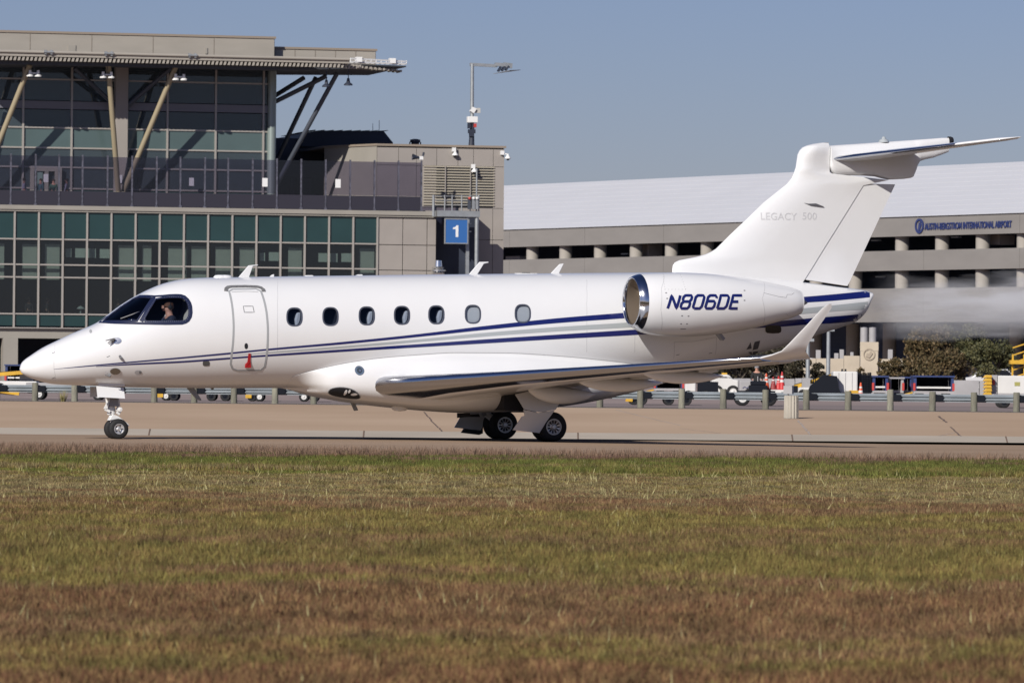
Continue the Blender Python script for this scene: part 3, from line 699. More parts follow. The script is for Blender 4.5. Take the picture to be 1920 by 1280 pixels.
x = S(893, 450)[0]; pb(MB().tube((x, PYs - .1, TZ), (x, PYs - .1, S(893, 408)[1]), .13, n=16), 'pole', m_galv, smooth=40)
x = S(893, 350)[0]; pb(MB().tube((x, PYs - .1, za), (x, PYs - .1, S(893, 316)[1]), .05), 'thin_pole', m_galv)
x = S(876, 490)[0]; pb(MB().box(x - .1, x + .1, PYs - .1, PYs + .1, TZ, S(876, 405)[1]), 'square_post', m_galv)
for k, u in enumerate((877, 884.5, 891)):
    x, z = S(u, 378); pb(MB().box(x - .08, x + .1, PYs - .45, PYs - .27, z - .5, z + .25), 'signal_lamp', m_galv if k else m_strutd)
    pb(MB().lathe([(0, .09), (.1, .08), (.14, 0)], (x, PYs - .45, z + .2), (0, -1, 0), 10), 'lens', M('red_paint', (.5, .05, .04), .5) if k == 0 else m_white)
sg = tower_thing('gate_sign', 855.5, 433.5, PYs - .6, 'square blue sign with a white numeral 1 and a grey frame', 'gate sign')
(xa, za), (xb, zb3) = S(833.5, 457, PYs - .6), S(878.5, 410, PYs - .6); hw = (xb - xa) / 2; hh = (zb3 - za) / 2
MB().box(-hw + .07, hw - .07, -.03, .03, -hh + .07, hh - .07).build('sign_board', M('sign_blue', (.035, .135, .38), .45), sg)
b = MB(); b.box(-hw, hw, -.06, .06, hh - .07, hh); b.box(-hw, hw, -.06, .06, -hh, -hh + .07); b.box(-hw, -hw + .07, -.06, .06, -hh + .07, hh - .07); b.box(hw - .07, hw, -.06, .06, -hh + .07, hh - .07); b.build('sign_frame', m_galv, sg)
MB().prism([(-.045, -.37), (.125, -.37), (.125, .37), (-.0, .37), (-.06, .27), (-.22, .23), (-.22, .12), (-.045, .14)], -.042, -.03).build('numeral', m_white, sg)
b = MB(); b.bar((hw * .8, .06, 0), (hw * 1.35, .4, 0), .08, .08); b.bar((hw * .8, .06, .5), (hw * 1.35, .4, .5), .08, .08); b.build('bracket', m_galv, sg)
ev = tower_thing('exhaust_vent', 821.5, 512, -.8, 'silver ribbed exhaust stack rising just behind the jet cabin roof', 'exhaust vent')
MB().lathe([(-7.3, .24), (-.1, .24), (-.1, .4), (.0, .42), (.05, .28), (.12, .5), (.2, .5), (.25, .3), (.32, .42), (.38, .36), (.42, .26), (.8, .22), (.85, 0)], (0, 0, 0), (0, 0, 1), 24).build('stack', m_sil, ev, 30)

# ================================================================ PARKING GARAGE
# long oblique building, nearer on the right
m_conc = M('garage_concrete', (.235, .22, .205), .85, var=.06, scale=.3, stretch=(1, 1, 3), bump=.04)
m_cold = M('garage_column', (.36, .33, .29), .85, var=.06, scale=.6)
m_roof = M('white_roof_sheet', (.70, .70, .71), .45, var=.02, scale=.2)
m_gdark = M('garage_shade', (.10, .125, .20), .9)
GA = Vector((-.70, 462.0, 0)); GBv = Vector((39.0, 398.0, 0)); gd = (GBv - GA); gyaw = math.atan2(gd.y, gd.x)
G0 = Frame(GA.x, GA.y, 0, gyaw); GL = gd.length
G = lambda u, v, y=0.: G0.px(u, v, y)
gar = thing('parking_garage', (GA.x, GA.y, Z_RD), gyaw, 'long pale concrete parking garage with a white ribbed roof and open decks', 'parking garage')
def gb(mb, name, mt, **k):
    o = mb.build(name, mt, gar, **k); o.location.z = -Z_RD; return o
g0, g1 = -60, G(1935, 400)[0] + 30
def gl(va, vb):             # straight level line through the two photo heights at u = 950 and u = 1915
    return (G(950, va)[1] + G(1915, vb)[1]) / 2
zf1, zf0 = gl(438.5, 390.5), gl(469, 431)
zb1, zb0 = gl(494, 457), G(1620, 508.5)[1]
zd1, zd0 = G(1620, 541.5)[1], gl(612, 597)
for (zt_, zb__, nm) in ((zf1, zf0, 'fascia'), (zb1, zb0, 'spandrel_band'), (zd1, zd0, 'spandrel_band')):
    x = g0
    while x < g1:
        b = MB(); b.box(x + .02, min(x + 12.2, g1) - .02, -.15, .35, zb__, zt_); gb(b, nm, m_conc); x += 12.2
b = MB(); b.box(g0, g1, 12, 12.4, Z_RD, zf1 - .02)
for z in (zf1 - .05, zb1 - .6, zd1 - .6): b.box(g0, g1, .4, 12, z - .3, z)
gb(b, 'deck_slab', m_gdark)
x = G(980, 480)[0] % 7.2 - 8 * 7.2
cols = MB().tube((0, 0, 0), (0, 0, 1), .55, n=20, cap=False).mesh('column', m_cold, 60)
for u in [985, 1047, 1112, 1179, 1245, 1312, 1380, 1449, 1517, 1590, 1677, 1752, 1828, 1905, 1985]:
    x = G(u, 480)[0]
    for (a, c, y_) in ((zb1, zf0, .75), (zd1, zb0, .75), (Z_RD, zd0, 8.)):
        link('column', cols, gar, (x, y_, a - Z_RD), scale=(1, 1, c - a))
# lamps glimpsed on the deck ceiling
for u, v in ((1170, 477), (1640, 452), (1790, 446), (1648, 520), (1880, 445)):
    x, z = G(u, v, 3); gb(MB().box(x - .5, x + .5, 3, 3.3, z, z + .1), 'deck_lamp', m_white)
# stair core lit by the sun
for (u0, u1, v0, v1) in ((1187, 1216, 468, 494), (1853, 1875, 434, 459), (948, 975, 480, 496)):
    (xa, za), (xb, zb3) = G(u0, v1, 1.6), G(u1, v0, 1.6); gb(MB().box(xa, xb, 1.6, 3, za, zf0 if v0 < 480 else zb3), 'stair_core', M('core_tan', (.48, .37, .29), .8))
# white ribbed roof, leaning back; each seam a raised lap
zr1 = gl(352, 297.5)
RD = 16.0
dz = (zr1 - zf1)
k_ = (EYE + (zr1 - EYE)) ; n_lap = 11
za0, zb00 = zf1 + .02, (G(1700, 310.5, RD - .3)[1] * 2 + G(1100, 344.5, RD - .3)[1]) / 3
prev = None
for i in range(n_lap):
    t0, t1 = i / n_lap, (i + 1) / n_lap
    y0, y1 = -.3 + RD * t0, -.3 + RD * t1; z0, z1 = za0 + (zb00 - za0) * t0, za0 + (zb00 - za0) * t1
    b = MB(); b.add([(g0, y0, z0), (g1, y0, z0), (g1, y1 - .16, z1 - .03), (g0, y1 - .16, z1 - .03), (g0, y0, z0 - .02), (g1, y0, z0 - .02), (g1, y1 - .16, z1 - .05), (g0, y1 - .16, z1 - .05)],
                    [(0,1,2,3), (7,6,5,4), (4,5,1,0), (5,6,2,1), (6,7,3,2), (7,4,0,3)]); gb(b, 'roof_sheet', m_roof)
# lettering and emblem on the fascia
m_let = M('sign_letter_blue', (.03, .045, .15), .45)
vs, fs = text_mesh('AUSTIN-BERGSTROM INTERNATIONAL AIRPORT', 1.0, .03, .012)
vx = [v[0] for v in vs]; vz = [v[1] for v in vs]; tw = max(vx) - min(vx); th = .70
x0, z0 = G(1738, 424); x1, z1 = G(1901, 417); zl = (zf0 + zf1) / 2 - .1; hgt = 12.5 / F * 405
b = MB(); b.add([(x0 + (v[0] - min(vx)) / tw * (x1 - x0), -.22 + v[2], zl - hgt/2 + .05 + v[1] / th * hgt) for v in vs], fs); b_ = gb(b, 'sign_lettering', m_let, fix=False)
x, z = G(1728, 418); rr = 14.0 / F * 410
b = MB(); n_ = 28; b.loft([[(x + rr * k * math.cos(2*math.pi*i/n_) * .95, y, zl + .1 + rr * k * math.sin(2*math.pi*i/n_)) for i in range(n_)] for k, y in ((.72, -.16), (1, -.16), (1, -.26), (.72, -.26), (.72, -.16))], True, False); gb(b, 'emblem_ring', m_let)
b = MB(); b.prism([(x + rr*.45*a, zl + .1 + rr*c) for a, c in ((-.6,-.55), (.1,-.7), (.9,.1), (.5,.65), (.15,.1), (-.3,.5))], -.24, -.16); gb(b, 'emblem_swoosh', m_let)

# ================================================================ BUSINESS JET
# frame: x aft, y away from the camera (starboard), z up; origin on the ground between the main wheels
TH = rad(20)
J = Frame(.40, 110.0, 0, TH)
jet = thing('business_jet', (J.o.x, J.o.y, 0), TH, 'white twin engine business jet with blue and grey stripes along its side', 'jet')
m_jw = M('jet_white_paint', (.80, .80, .80), .28, coat=.6, var=.012, scale=1.5)
m_blue = M('stripe_blue', (.008, .015, .125), .3, coat=.5)
m_sgrey = M('stripe_grey', (.42, .45, .46), .35, coat=.4)
m_seal = M('door_seal_grey', (.36, .37, .38), .6)
m_line = M('panel_gap', (.20, .20, .21), .8)
m_linel = M('panel_gap_light', (.48, .48, .49), .7)
m_chr = M('polished_leading_edge', (.54, .55, .58), .12, 1.0)
m_nvf = M('cockpit_frame_navy', (.013, .019, .055), .4, var=.1, scale=20)
m_jdark = M('cabin_dark', (.012, .013, .018), .8)
m_wglass = glass_mat('cockpit_glass', (.72, .76, .82), .5)
m_wsh = glass_mat('windshield_glass_blue', (.10, .15, .33), .9)
m_cab = glass_mat('cabin_window_glass', (.60, .66, .78), .9)
m_tyre = M('tyre_rubber', (.014, .014, .015), .75, bump=.1, bscale=30)
m_rim = M('wheel_alloy', (.62, .62, .62), .35, .6)
m_brake = M('gear_metal_grey', (.22, .22, .23), .5, .5)
m_red = M('red_streamer', (.42, .01, .015), .6)
m_lgrey = M('grey_fitting', (.30, .30, .31), .6)  # one even grey for small fittings

top_px = [(37.3, 691), (40, 682), (47, 674), (57, 667), (81, 651.5), (112, 636.5), (141, 623), (169, 611.5), (186, 603.2), (205, 589.5), (226, 573.5), (253, 556.5), (281, 542), (309, 531), (338, 524.4), (366, 521.4), (394, 520.4),
          (450, 519.5), (500, 518.6), (706, 516), (912, 513.7), (1153, 511.6), (1262, 511.2), (1330, 514), (1420, 521), (1505, 529), (1570, 537.5), (1621, 544.7), (1633, 549)]
bot_px = [(37.3, 693), (41, 699), (50, 705), (60, 709.5), (79, 715.5), (98, 719.5), (140, 722), (180, 723.2), (253, 726), (337, 727.5), (422, 727.5), (600, 727), (900, 726), (1060, 722), (1160, 711), (1256, 696), (1330, 682), (1400, 667), (1470, 648), (1528, 629), (1578, 612.5), (1601, 604), (1618, 588), (1630, 559), (1633, 553)]
ft = [J.px(u, v, 0) for u, v in top_px]; fbt = [J.px(u, v, 0) for u, v in bot_px]
xn = min(ft[0][0], fbt[0][0]) ; xt = max(ft[-1][0], fbt[-1][0])
ztop = pchip([p[0] for p in ft], [p[1] for p in ft]); zbot = pchip([p[0] for p in fbt], [p[1] for p in fbt])
xe_ = xn + 1e-3
# half width along the body
wx = [0, .02, .06, .15, .35, .7, 1.2, 2.0, 2.8, 3.6, 4.4, 5.2, 9, 12, 13.4, 15, 16.5, 17.6, 18.3, 18.62, 18.66]
ww_ = [.03, .07, .13, .21, .34, .49, .66, .84, .98, 1.07, 1.12, 1.14, 1.14, 1.14, 1.10, .96, .74, .52, .36, .22, .05]
L_ = xt - xn
wfun = pchip([xn + a * L_ / 18.66 for a in wx], ww_)
def fsec(x):
    zt_, zb__ = ztop(x), zbot(x); h = max((zt_ - zb__) / 2, .004); return (zt_ + zb__) / 2, h, wfun(x)
NEXP = 2.08
def surf(x, z):
    """near (port) skin of the fuselage"""
    c, h, w = fsec(x); t = min(abs(z - c) / h, .9995); return -w * (1 - t ** NEXP) ** (1 / NEXP)
def snorm(x, z, f=surf):
    e = .01; dx = (f(x+e, z) - f(x-e, z)) / (2*e); dz = (f(x, z+e) - f(x, z-e)) / (2*e)
    return Vector((dx, -1, dz)).normalized()
def onskin(u, v, f=surf, y0=-.8, lim=True):
    y = y0
    for _ in range(14):
        x, z = J.px(u, v, y)
        if lim:
            zt_, zb__ = ztop(x), zbot(x); z = min(max(z, zb__ + .004), zt_ - .004)
        y = .5 * y + .5 * f(x, z)
    return Vector((x, f(x, z), z))
def xz(u, v, f=surf, y0=-.8):
    p = onskin(u, v, f, y0); return p.x, p.z

def ribbon(name, pts, w, h, mt, f=surf, closed=False, parent=None, off=0., mb=None):
    """raised strip of width w and height h following (x, z) points on the skin"""
    P3 = [Vector((x, f(x, z), z)) for x, z in pts]; N = [snorm(x, z, f) for x, z in pts]; n = len(pts)
    b = mb or MB(); rings = []
    for i in range(n):
        a = P3[(i-1) % n] if (closed or i > 0) else P3[i]; c = P3[(i+1) % n] if (closed or i < n-1) else P3[i]
        t = (c - a).normalized(); s = N[i].cross(t).normalized()
        wi = w if not callable(w) else w(i / (n - 1))
        rings.append([P3[i] + s*wi/2 - N[i]*.01, P3[i] + s*wi/2 + N[i]*(h+off), P3[i] - s*wi/2 + N[i]*(h+off), P3[i] - s*wi/2 - N[i]*.01])
    if closed: rings.append(rings[0])
    b.loft(rings, True, not closed)
    if mb: return b
    return b.build(name, mt, parent or jet)
def dens(pts, step=.06, closed=False):
    out = []; n = len(pts); m_ = n if closed else n - 1
    for i in range(m_):
        a = pts[i]; c = pts[(i+1) % n]; k = max(1, int(math.dist(a, c) / step))
        for j in range(k): out.append((a[0] + (c[0]-a[0])*j/k, a[1] + (c[1]-a[1])*j/k))
    if not closed: out.append(pts[-1])
    return out
def smooth_poly(pts, it=2):
    for _ in range(it):
        q = []
        for i in range(len(pts)):
            a, c = pts[i], pts[(i+1) % len(pts)]
            q += [(a[0]*.75 + c[0]*.25, a[1]*.75 + c[1]*.25), (a[0]*.25 + c[0]*.75, a[1]*.25 + c[1]*.75)]
        pts = q
    return pts
def patch(name, poly, mt, f=surf, off=.004, nx=10, nz=8, parent=None, thick=0):
    """fills a convex (x, z) outline with a sheet that follows the skin"""
    zs = [p[1] for p in poly]; z0, z1 = min(zs), max(zs); b = MB(); rows = []
    for j in range(nz + 1):
        z = z0 + (z1 - z0) * (.5 - .5 * math.cos(math.pi * j / nz)); z_ = min(max(z, z0 + 1e-5), z1 - 1e-5); xs = []
        for i in range(len(poly)):
            a, c = poly[i], poly[(i+1) % len(poly)]
            if (a[1] - z_) * (c[1] - z_) <= 0 and a[1] != c[1]: xs.append(a[0] + (c[0]-a[0]) * (z_-a[1]) / (c[1]-a[1]))
        if not xs: continue
        xa, xb = min(xs), max(xs); r = []
        for i in range(nx + 1):
            x = xa + (xb-xa) * i / nx; r.append(Vector((x, f(x, z_), z_)) + snorm(x, z_, f) * off)
        rows.append(r)
    b.loft(rows, False, False)
    return b.build(name, mt, parent or jet, 180)
def rrect(u, v, w, h, n=8, p=2.7):
    """rounded window outline round photo point (u, v), w and h in photo pixels"""
    out = []
    for i in range(28):
        t = 2 * math.pi * i / 28; c, s = math.cos(t), math.sin(t)
        out.append(xz(u + w/2 * abs(c) ** (2/p) * (1 if c >= 0 else -1), v + h/2 * abs(s) ** (2/p) * (1 if s >= 0 else -1)))
    return out

# ---- fuselage skin
NR = 72
def ring(x, inset=0.):
    c, h, w = fsec(x); h = max(h - inset, .002); w = max(w - inset, .002); r = []
    for i in range(NR):
        t = 2*math.pi*i/NR; a, s = math.cos(t), math.sin(t)
        r.append((x, w * abs(a) ** (2/NEXP) * (1 if a >= 0 else -1), c + h * abs(s) ** (2/NEXP) * (1 if s >= 0 else -1)))
    return r
stx = [xn + .0015 + (.30 * (i/12) ** 2) for i in range(13)] + list(np.arange(xn + .38, xt - .35, .09)) + [xt - .30 * ((12-i)/12) ** 1.6 - .002 for i in range(13)]
b = MB(); b.loft([ring(x) for x in stx])
fus = b.build('fuselage', [m_jw, m_jdark], jet, 180)
# openings cut into the skin: cockpit cavity, cockpit side window, windshield, cabin windows
side_poly = [(291.5, 560.8), (304, 558.4), (317.7, 557.3), (330, 557), (338.8, 557.3), (344.5, 559), (349, 562.5), (352, 567.5), (354, 573.4), (355, 580), (355, 587.5), (354, 593), (351.4, 598), (348, 601), (343, 602.3), (300, 603), (275.5, 603), (271.5, 601.5), (270.5, 598.8), (271.3, 595), (280, 579)]
wsh_poly = [(193.5, 602.0), (205, 592), (217, 581.2), (233, 568.8), (249.5, 559.2), (260, 556.9), (272, 556.8), (285.3, 558.7), (277, 571), (266, 588), (257, 601.8), (225, 602.2)]
frame_poly = [(187, 603.9), (205, 588.6), (226, 571.4), (248.8, 556.8), (261, 554.6), (275, 554.6), (289.5, 555.6), (305, 554.8), (317.7, 553.6), (330, 553.2), (338.8, 553.6), (346, 556), (351.5, 561), (355.6, 567.5), (357.6, 574), (358.4, 586), (357, 594), (353, 600.5), (348, 604), (341, 606), (310.6, 606.6), (260, 606), (215, 605.4)]
side_xz = [xz(u, v) for u, v in side_poly]
def flatp(poly, y): return [J.px(u, v, y) for u, v in poly]
wsh_xz = [xz(u, v) for u, v in wsh_poly]
frame_xz = [xz(u, v) for u, v in frame_poly]
cuts = []
def cutter(mb):
    o = mb.build('cut', m_jdark); cuts.append(o); return o
xc0, xc1 = J.px(205, 600, 0)[0], J.px(392, 600, 0)[0]; zfl = J.px(280, 652, 0)[1]
rings = []
for x in np.linspace(xc0, xc1, 12):
    r = ring(x, .055); rings.append([(p[0], p[1], max(p[2], zfl)) for p in r[::2]])
cutter(MB().loft(rings))
cutter(MB().prism(side_xz, -1.5, -.55)); cutter(MB().prism([(x, z) for x, z in wsh_xz], -1.5, -.02))
win_c = [(552, 594), (619.5, 593.3), (687.5, 592), (753.5, 591), (818, 590), (886.5, 589), (980, 587.8)]
wins = []
for u, v in win_c:
    o_ = rrect(u, v, 28, 33); wins.append(o_); cutter(MB().prism(o_, -1.5, -.62))
for c in cuts:
    bo = fus.modifiers.new('b', 'BOOLEAN'); bo.operation = 'DIFFERENCE'; bo.object = c; bo.solver = 'EXACT'
    bpy.context.view_layer.update()
    c.parent = jet; c.matrix_parent_inverse = Matrix.Identity(4)
bpy.context.view_layer.update()
dg = bpy.context.evaluated_depsgraph_get(); me = bpy.data.meshes.new_from_object(fus.evaluated_get(dg)); fus.modifiers.clear(); fus.data = me; me.name = 'fuselage'
for c in cuts: bpy.data.objects.remove(c)
me.shade_smooth(); me.set_sharp_from_angle(angle=rad(32))

# ---- cockpit
ribbon('cockpit_frame', dens(frame_xz, .04, True), .055, .007, m_nvf, closed=True)
ribbon('windshield_frame', dens(wsh_xz, .04, True), .035, .009, m_nvf, closed=True)
ribbon('side_window_frame', dens(side_xz, .04, True), .040, .009, m_nvf, closed=True)
ribbon('centre_post', dens([xz(288, 557.5), xz(264.5, 602.5)], .05), .085, .008, m_nvf)
b = MB()
n_ = 74; dd = dens(side_xz, .02, True)
for i in range(0, len(dd), 2):
    x, z = dd[i]; p = Vector((x, surf(x, z), z)); nn = snorm(x, z); b.lathe([(.008, .006), (.014, .004), (.0145, 0)], p, nn, 6)
o = b.build('frame_rivets', M('rivet', (.5, .5, .55), .4, .6), jet); o['kind'] = 'stuff'
patch('side_window', side_xz, m_wglass, off=-.012)
patch('windshield', wsh_xz, m_wsh, off=-.010)
b = MB(); px_, pz_ = J.px(300, 612, -.2); b.box(xc0 + .9, px_, -.62, .62, zfl, J.px(240, 604, 0)[1]); 
o = b.build('instrument_panel', M('panel_black', (.02, .02, .022), .7), jet)
def seat(u, y, nm='pilot_seat', mt=None):
    x, z = J.px(u, 604, y); b = MB(); mt = mt or M('seat_leather', (.52, .50, .44), .6)
    b.box(x - .5, x, y - .24, y + .24, z - .22, z - .1); b.prism([(x - .05, z - .2), (x + .09, z + .30), (x + .10, z + .48), (x + .17, z + .48), (x + .2, z + .3), (x + .12, z - .2)], y - .23, y + .23)
    return bevel(b.build(nm, mt, jet), .04, 2)
seat(346, -.52); seat(338, .5)
b = MB(); a = J.P(205, 602, -.45); c = J.P(258, 572, -.6); b.bar(J.P(226, 597, -.55), J.P(262, 584, -.62), .012, .015); b.bar(J.P(240, 598, -.55), J.P(252, 599, -.6), .012, .02); b.build('glare_shield_edge', m_lgrey, jet)

# ---- cabin windows
for k, (o_, (u, v)) in enumerate(zip(wins, win_c)):
    fr = ribbon('window_frame', o_, .030, .006, M('window_rim', (.20, .21, .24), .3, .7), closed=True)
    if k >= 5: patch('window_blind', o_, M('blind_white', (.62, .62, .60), .6), off=-.035)
    else:
        if k != 1:
            uu0 = u + (3 if k != 3 else 4); x, z = J.px(uu0, v + 3, -.82)
            seat_b = MB(); seat_b.loft([[(x + a*.13, -.80 - .0*d, z - .20 + .36*c) for a, c in ((-.2, 0), (-.35, .5), (-.1, .95), (.35, 1), (.8, .9), (.9, .4), (.9, 0))],
                                        [(x + a*.13, -.70, z - .20 + .36*c) for a, c in ((-.2, 0), (-.35, .5), (-.1, .95), (.35, 1), (.8, .9), (.9, .4), (.9, 0))]]) if False else None
            bq = MB(); bq.prism([(x + a*.15, z - .20 + .34*c) for a, c in ((-.3, 0), (-.45, .5), (-.2, .95), (.35, 1), (.85, .85), (.95, .4), (.95, 0))], -.98, -.80)
            bevel(bq.build('cabin_seat', M('seat_cream', (.70, .68, .62), .7), jet), .03)
    patch('window_pane', o_, m_cab if k < 5 else m_wglass, off=-.008)

# ---- stripes painted along the side, 2 mm films on the skin
def stripe(name, up, lo, mt, sub=None):
    """up / lo: photo outlines of the stripe's upper and lower edge"""
    n = 170; A = []; Bt = []
    fu = pchip([p[0] for p in up], [p[1] for p in up]); fl = pchip([p[0] for p in lo], [p[1] for p in lo]); u0, u1 = up[0][0], up[-1][0]
    rows = []
    for i in range(n + 1):
        u = u0 + (u1 - u0) * i / n; r = []
        for k in range(4):
            v = fu(u) + (fl(u) - fu(u)) * k / 3; p = onskin(u, v); r.append(p + snorm(p.x, p.z) * .0035)
        rows.append(r)
    MB().loft(rows, False, False).build(name, mt, jet, 180)
stripe('blue_stripe', [(101, 691.6), (180, 683.5), (253, 676.8), (337.5, 669.4), (433, 660.3), (500, 653.6), (637.5, 641.2), (775, 627.2), (912.5, 610.6), (1050, 596), (1170, 586.3), (1300, 576), (1420, 564.8), (1500, 557.2), (1560, 552), (1631, 545.2)],
                      [(101, 692), (180, 685.6), (253, 679.2), (337.5, 672.2), (433, 663.6), (500, 657), (637.5, 645.6), (775, 632.4), (912.5, 618), (1050, 605.2), (1170, 596.6), (1300, 586.5), (1420, 575.6), (1500, 568), (1560, 564), (1631, 557.5)], m_blue)
stripe('blue_stripe', [(180, 686.4), (253, 680.8), (337.5, 676.6), (433, 669.6), (500, 664.6), (637.5, 655), (775, 645.6), (912.5, 635.8), (1050, 626.8), (1170, 619), (1300, 611), (1400, 605.5), (1470, 601), (1513, 597), (1577.5, 591.8), (1616, 588.5)],
                      [(180, 687.2), (253, 683.6), (337.5, 679.8), (433, 672.9), (500, 668.2), (637.5, 659.6), (775, 651.4), (912.5, 643.4), (1050, 635.4), (1170, 629), (1300, 621), (1400, 616), (1470, 612), (1513, 608.4), (1577.5, 604.8), (1608, 600.5)], m_blue)
stripe('grey_stripe', [(433, 665.8), (500, 660), (637.5, 649), (775, 637), (912.5, 623.6), (1050, 612.6), (1170, 605), (1300, 596), (1420, 585.5), (1500, 578.6), (1560, 572.5), (1627, 565.4)],
                      [(433, 666.8), (500, 662), (637.5, 652.6), (775, 641.6), (912.5, 630.4), (1050, 620.6), (1170, 614.2), (1300, 605.6), (1420, 595.5), (1500, 588.8), (1560, 584), (1622, 579.6)], m_sgrey)

# ---- entry door
dpx = [(429.5, 546), (436, 542.5), (480, 541.8), (489, 546), (494, 560), (499.5, 585), (502, 615), (501.5, 645), (499, 672), (496, 687), (489, 693.5), (445, 694), (436, 691), (432.5, 682), (434, 665), (437, 640), (438, 612), (436, 580)]
dxz = dens([xz(u, v) for u, v in dpx], .05, True)
ribbon('door_seal', dxz, .042, .005, m_seal, closed=True)
o = patch('door', [xz(u, v) for u, v in dpx], m_jw, off=.0025, nx=16, nz=28)
gut = [xz(u, v) for u, v in ((423.5, 546), (424, 541.5), (427.5, 538.5), (434, 537.5), (460, 537), (482, 537.8), (489, 539.5), (493.5, 543), (494.5, 547))]
ribbon('rain_gutter', dens(gut, .04), .075, .012, M('gutter_knurled', (.17, .17, .17), .6, var=.4, scale=40))
ribbon('gutter_edge', dens([xz(434, 547.5), xz(460, 546.5), xz(484, 547.5)], .04), .012, .009, m_linel)
ribbon('door_handle_frame', dens([xz(456, 574), xz(474, 574), xz(476.5, 585.5), xz(458, 585.5)], .05, True), .014, .006, m_line, closed=True)
def blob(name, u, v, w, h, mt, off=.007, f=surf, y0=-.8, p=2.4, parent=None):
    o_ = [xz(u + w/2 * abs(math.cos(t)) ** (2/p) * math.copysign(1, math.cos(t)), v + h/2 * abs(math.sin(t)) ** (2/p) * math.copysign(1, math.sin(t)), f, y0) for t in [2*math.pi*i/20 + .01 for i in range(20)]]
    return patch(name, o_, mt, f, off, 6, 8, parent)
blob('door_latch', 461.5, 648.5, 6.5, 11, m_jdark)
x, z = xz(467, 664); b = MB(); y = surf(x, z)
rp = [xz(u, v) for u, v in ((465.4, 662.5), (469.8, 662.5), (469.2, 676), (470, 681), (469.5, 689.3), (458.8, 689.3), (459.4, 682.5), (463.6, 678.5))]
b.add([Vector((x, surf(x, z) - .02 - .03 * (1 if i in (4, 5) else 0), z)) for i, (x, z) in enumerate(rp)] + [Vector((x, surf(x, z) - .008, z)) for x, z in rp], [(0,1,2,3,4,5,6,7), (15,14,13,12,11,10,9,8)] + [(i, i+8, (i+1) % 8 + 8, (i+1) % 8) for i in range(8)])
b.build('red_streamer', m_red, jet)

for u0_ in (520, 1100, 1190):
    ribbon('skin_joint', dens([xz(u0_, v) for v in (524, 540, 570, 600, 640, 660)], .06), .006, .0012, m_linel)
# ---- small fittings on the nose and sides
def probe(u, v, du, dv, r=.018, base=None, mt=m_line, name='probe', out=.08):
    p = onskin(u, v); nn = snorm(p.x, p.z); q_ = p + nn * out
    q2 = Vector(J.px(u + du, v + dv, q_.y)); e = Vector((q2.x, q_.y, q2.y)); b = MB(); b.bar(p - nn*.02, q_, .05, .03); b.tube(q_, e, r, r*.5, 8); return b.build(name, mt, jet)
blob('probe_plate', 219, 638.5, 18, 12.5, m_sil, .006, p=2)
probe(214, 637.5, -16, .8); probe(211, 640, -9, 3)
blob('probe_plate', 225, 668, 5, 5.5, m_line, .006, p=2); probe(226, 670, 4, 4, .025, out=.05)
blob('ice_detector', 216, 695.5, 20, 12, M('bare_bronze', (.25, .23, .20), .35, .8), .012, p=2); probe(205, 701.5, -8, 1, out=.06)
blob('static_port', 170, 621, 5, 7, m_seal, .005, p=2)
blob('drain_port', 259, 698, 13, 8, m_linel, .003); blob('drain_cap', 263, 697.5, 5, 5, m_line, .006)
blob('vent_window', 386.5, 681, 13, 9.5, M('dark_grey_vent', (.09, .09, .09), .5), .006, p=4)
for u, v in ((100, 661), (100, 708), (203, 668)): ribbon('nose_mark', [xz(u - 3, v + 1.5), xz(u + 3, v - 1)], .012, .003, m_line)
ribbon('radome_joint', dens([xz(101, 643), xz(100, 668), xz(101, 692), xz(104, 714)], .05), .006, .0015, m_linel)
# blade aerials and domes on the roof
def blade(pts, y=0., t=.03, name='blade_aerial', mt=None):
    q_ = [J.px(u, v, y) for u, v in pts]; o = MB().prism(q_, y - t/2, y + t/2).build(name, mt or m_jw, jet); return bevel(o, .008, 1)
blade([(446, 521), (466, 497.5), (483.5, 496), (484, 497.5), (474, 499), (467, 519), (476, 521)])
blade([(878, 515.5), (899, 491), (916, 490.8), (916, 492.5), (907, 494.5), (895, 514), (900, 516)])
blade([(1031, 514), (1049, 495), (1057, 494), (1055.5, 497), (1048, 512), (1054, 514)])
blade([(504, 519.5), (510, 515), (514, 514), (514, 519.5)], t=.02); blade([(665, 517), (671, 514.6), (679, 514.4), (680, 517)], t=.05); blade([(570, 518.6), (573, 516), (586, 516), (589, 518.5)], t=.06)
for u in (414, 422):
    p = J.P(u, 520.5, 0); MB().loft([[(p.x + .16 * k * math.cos(t), .1 * k * math.sin(t), p.z - .05 + h_) for t in [2*math.pi*i/16 for i in range(16)]] for k, h_ in ((1, 0), (.98, .06), (.8, .095), (.4, .105), (.02, .108))]).build('roof_dome', m_jw, jet, 60)
p = J.P(986, 514, 0); MB().box(p.x - .22, p.x + .22, -.08, .08, p.z - .03, p.z + .02).build('beacon_base', m_jw, jet); MB().box(p.x - .07, p.x + .07, -.06, .06, p.z + .02, p.z + .035).build('roof_beacon', m_jdark, jet)
blade([(350, 727), (364, 727.5), (377.5, 749.5), (376, 751), (368, 748)], t=.05, name='belly_aerial', mt=M('aerial_grey', (.30, .31, .31), .6)); blade([(393, 727), (402, 727), (399, 731)], name='belly_aerial', mt=m_line)
blade([(657, 754), (665, 755), (671.5, 769), (664, 770)], t=.05, name='belly_aerial', mt=M('aerial_grey'))

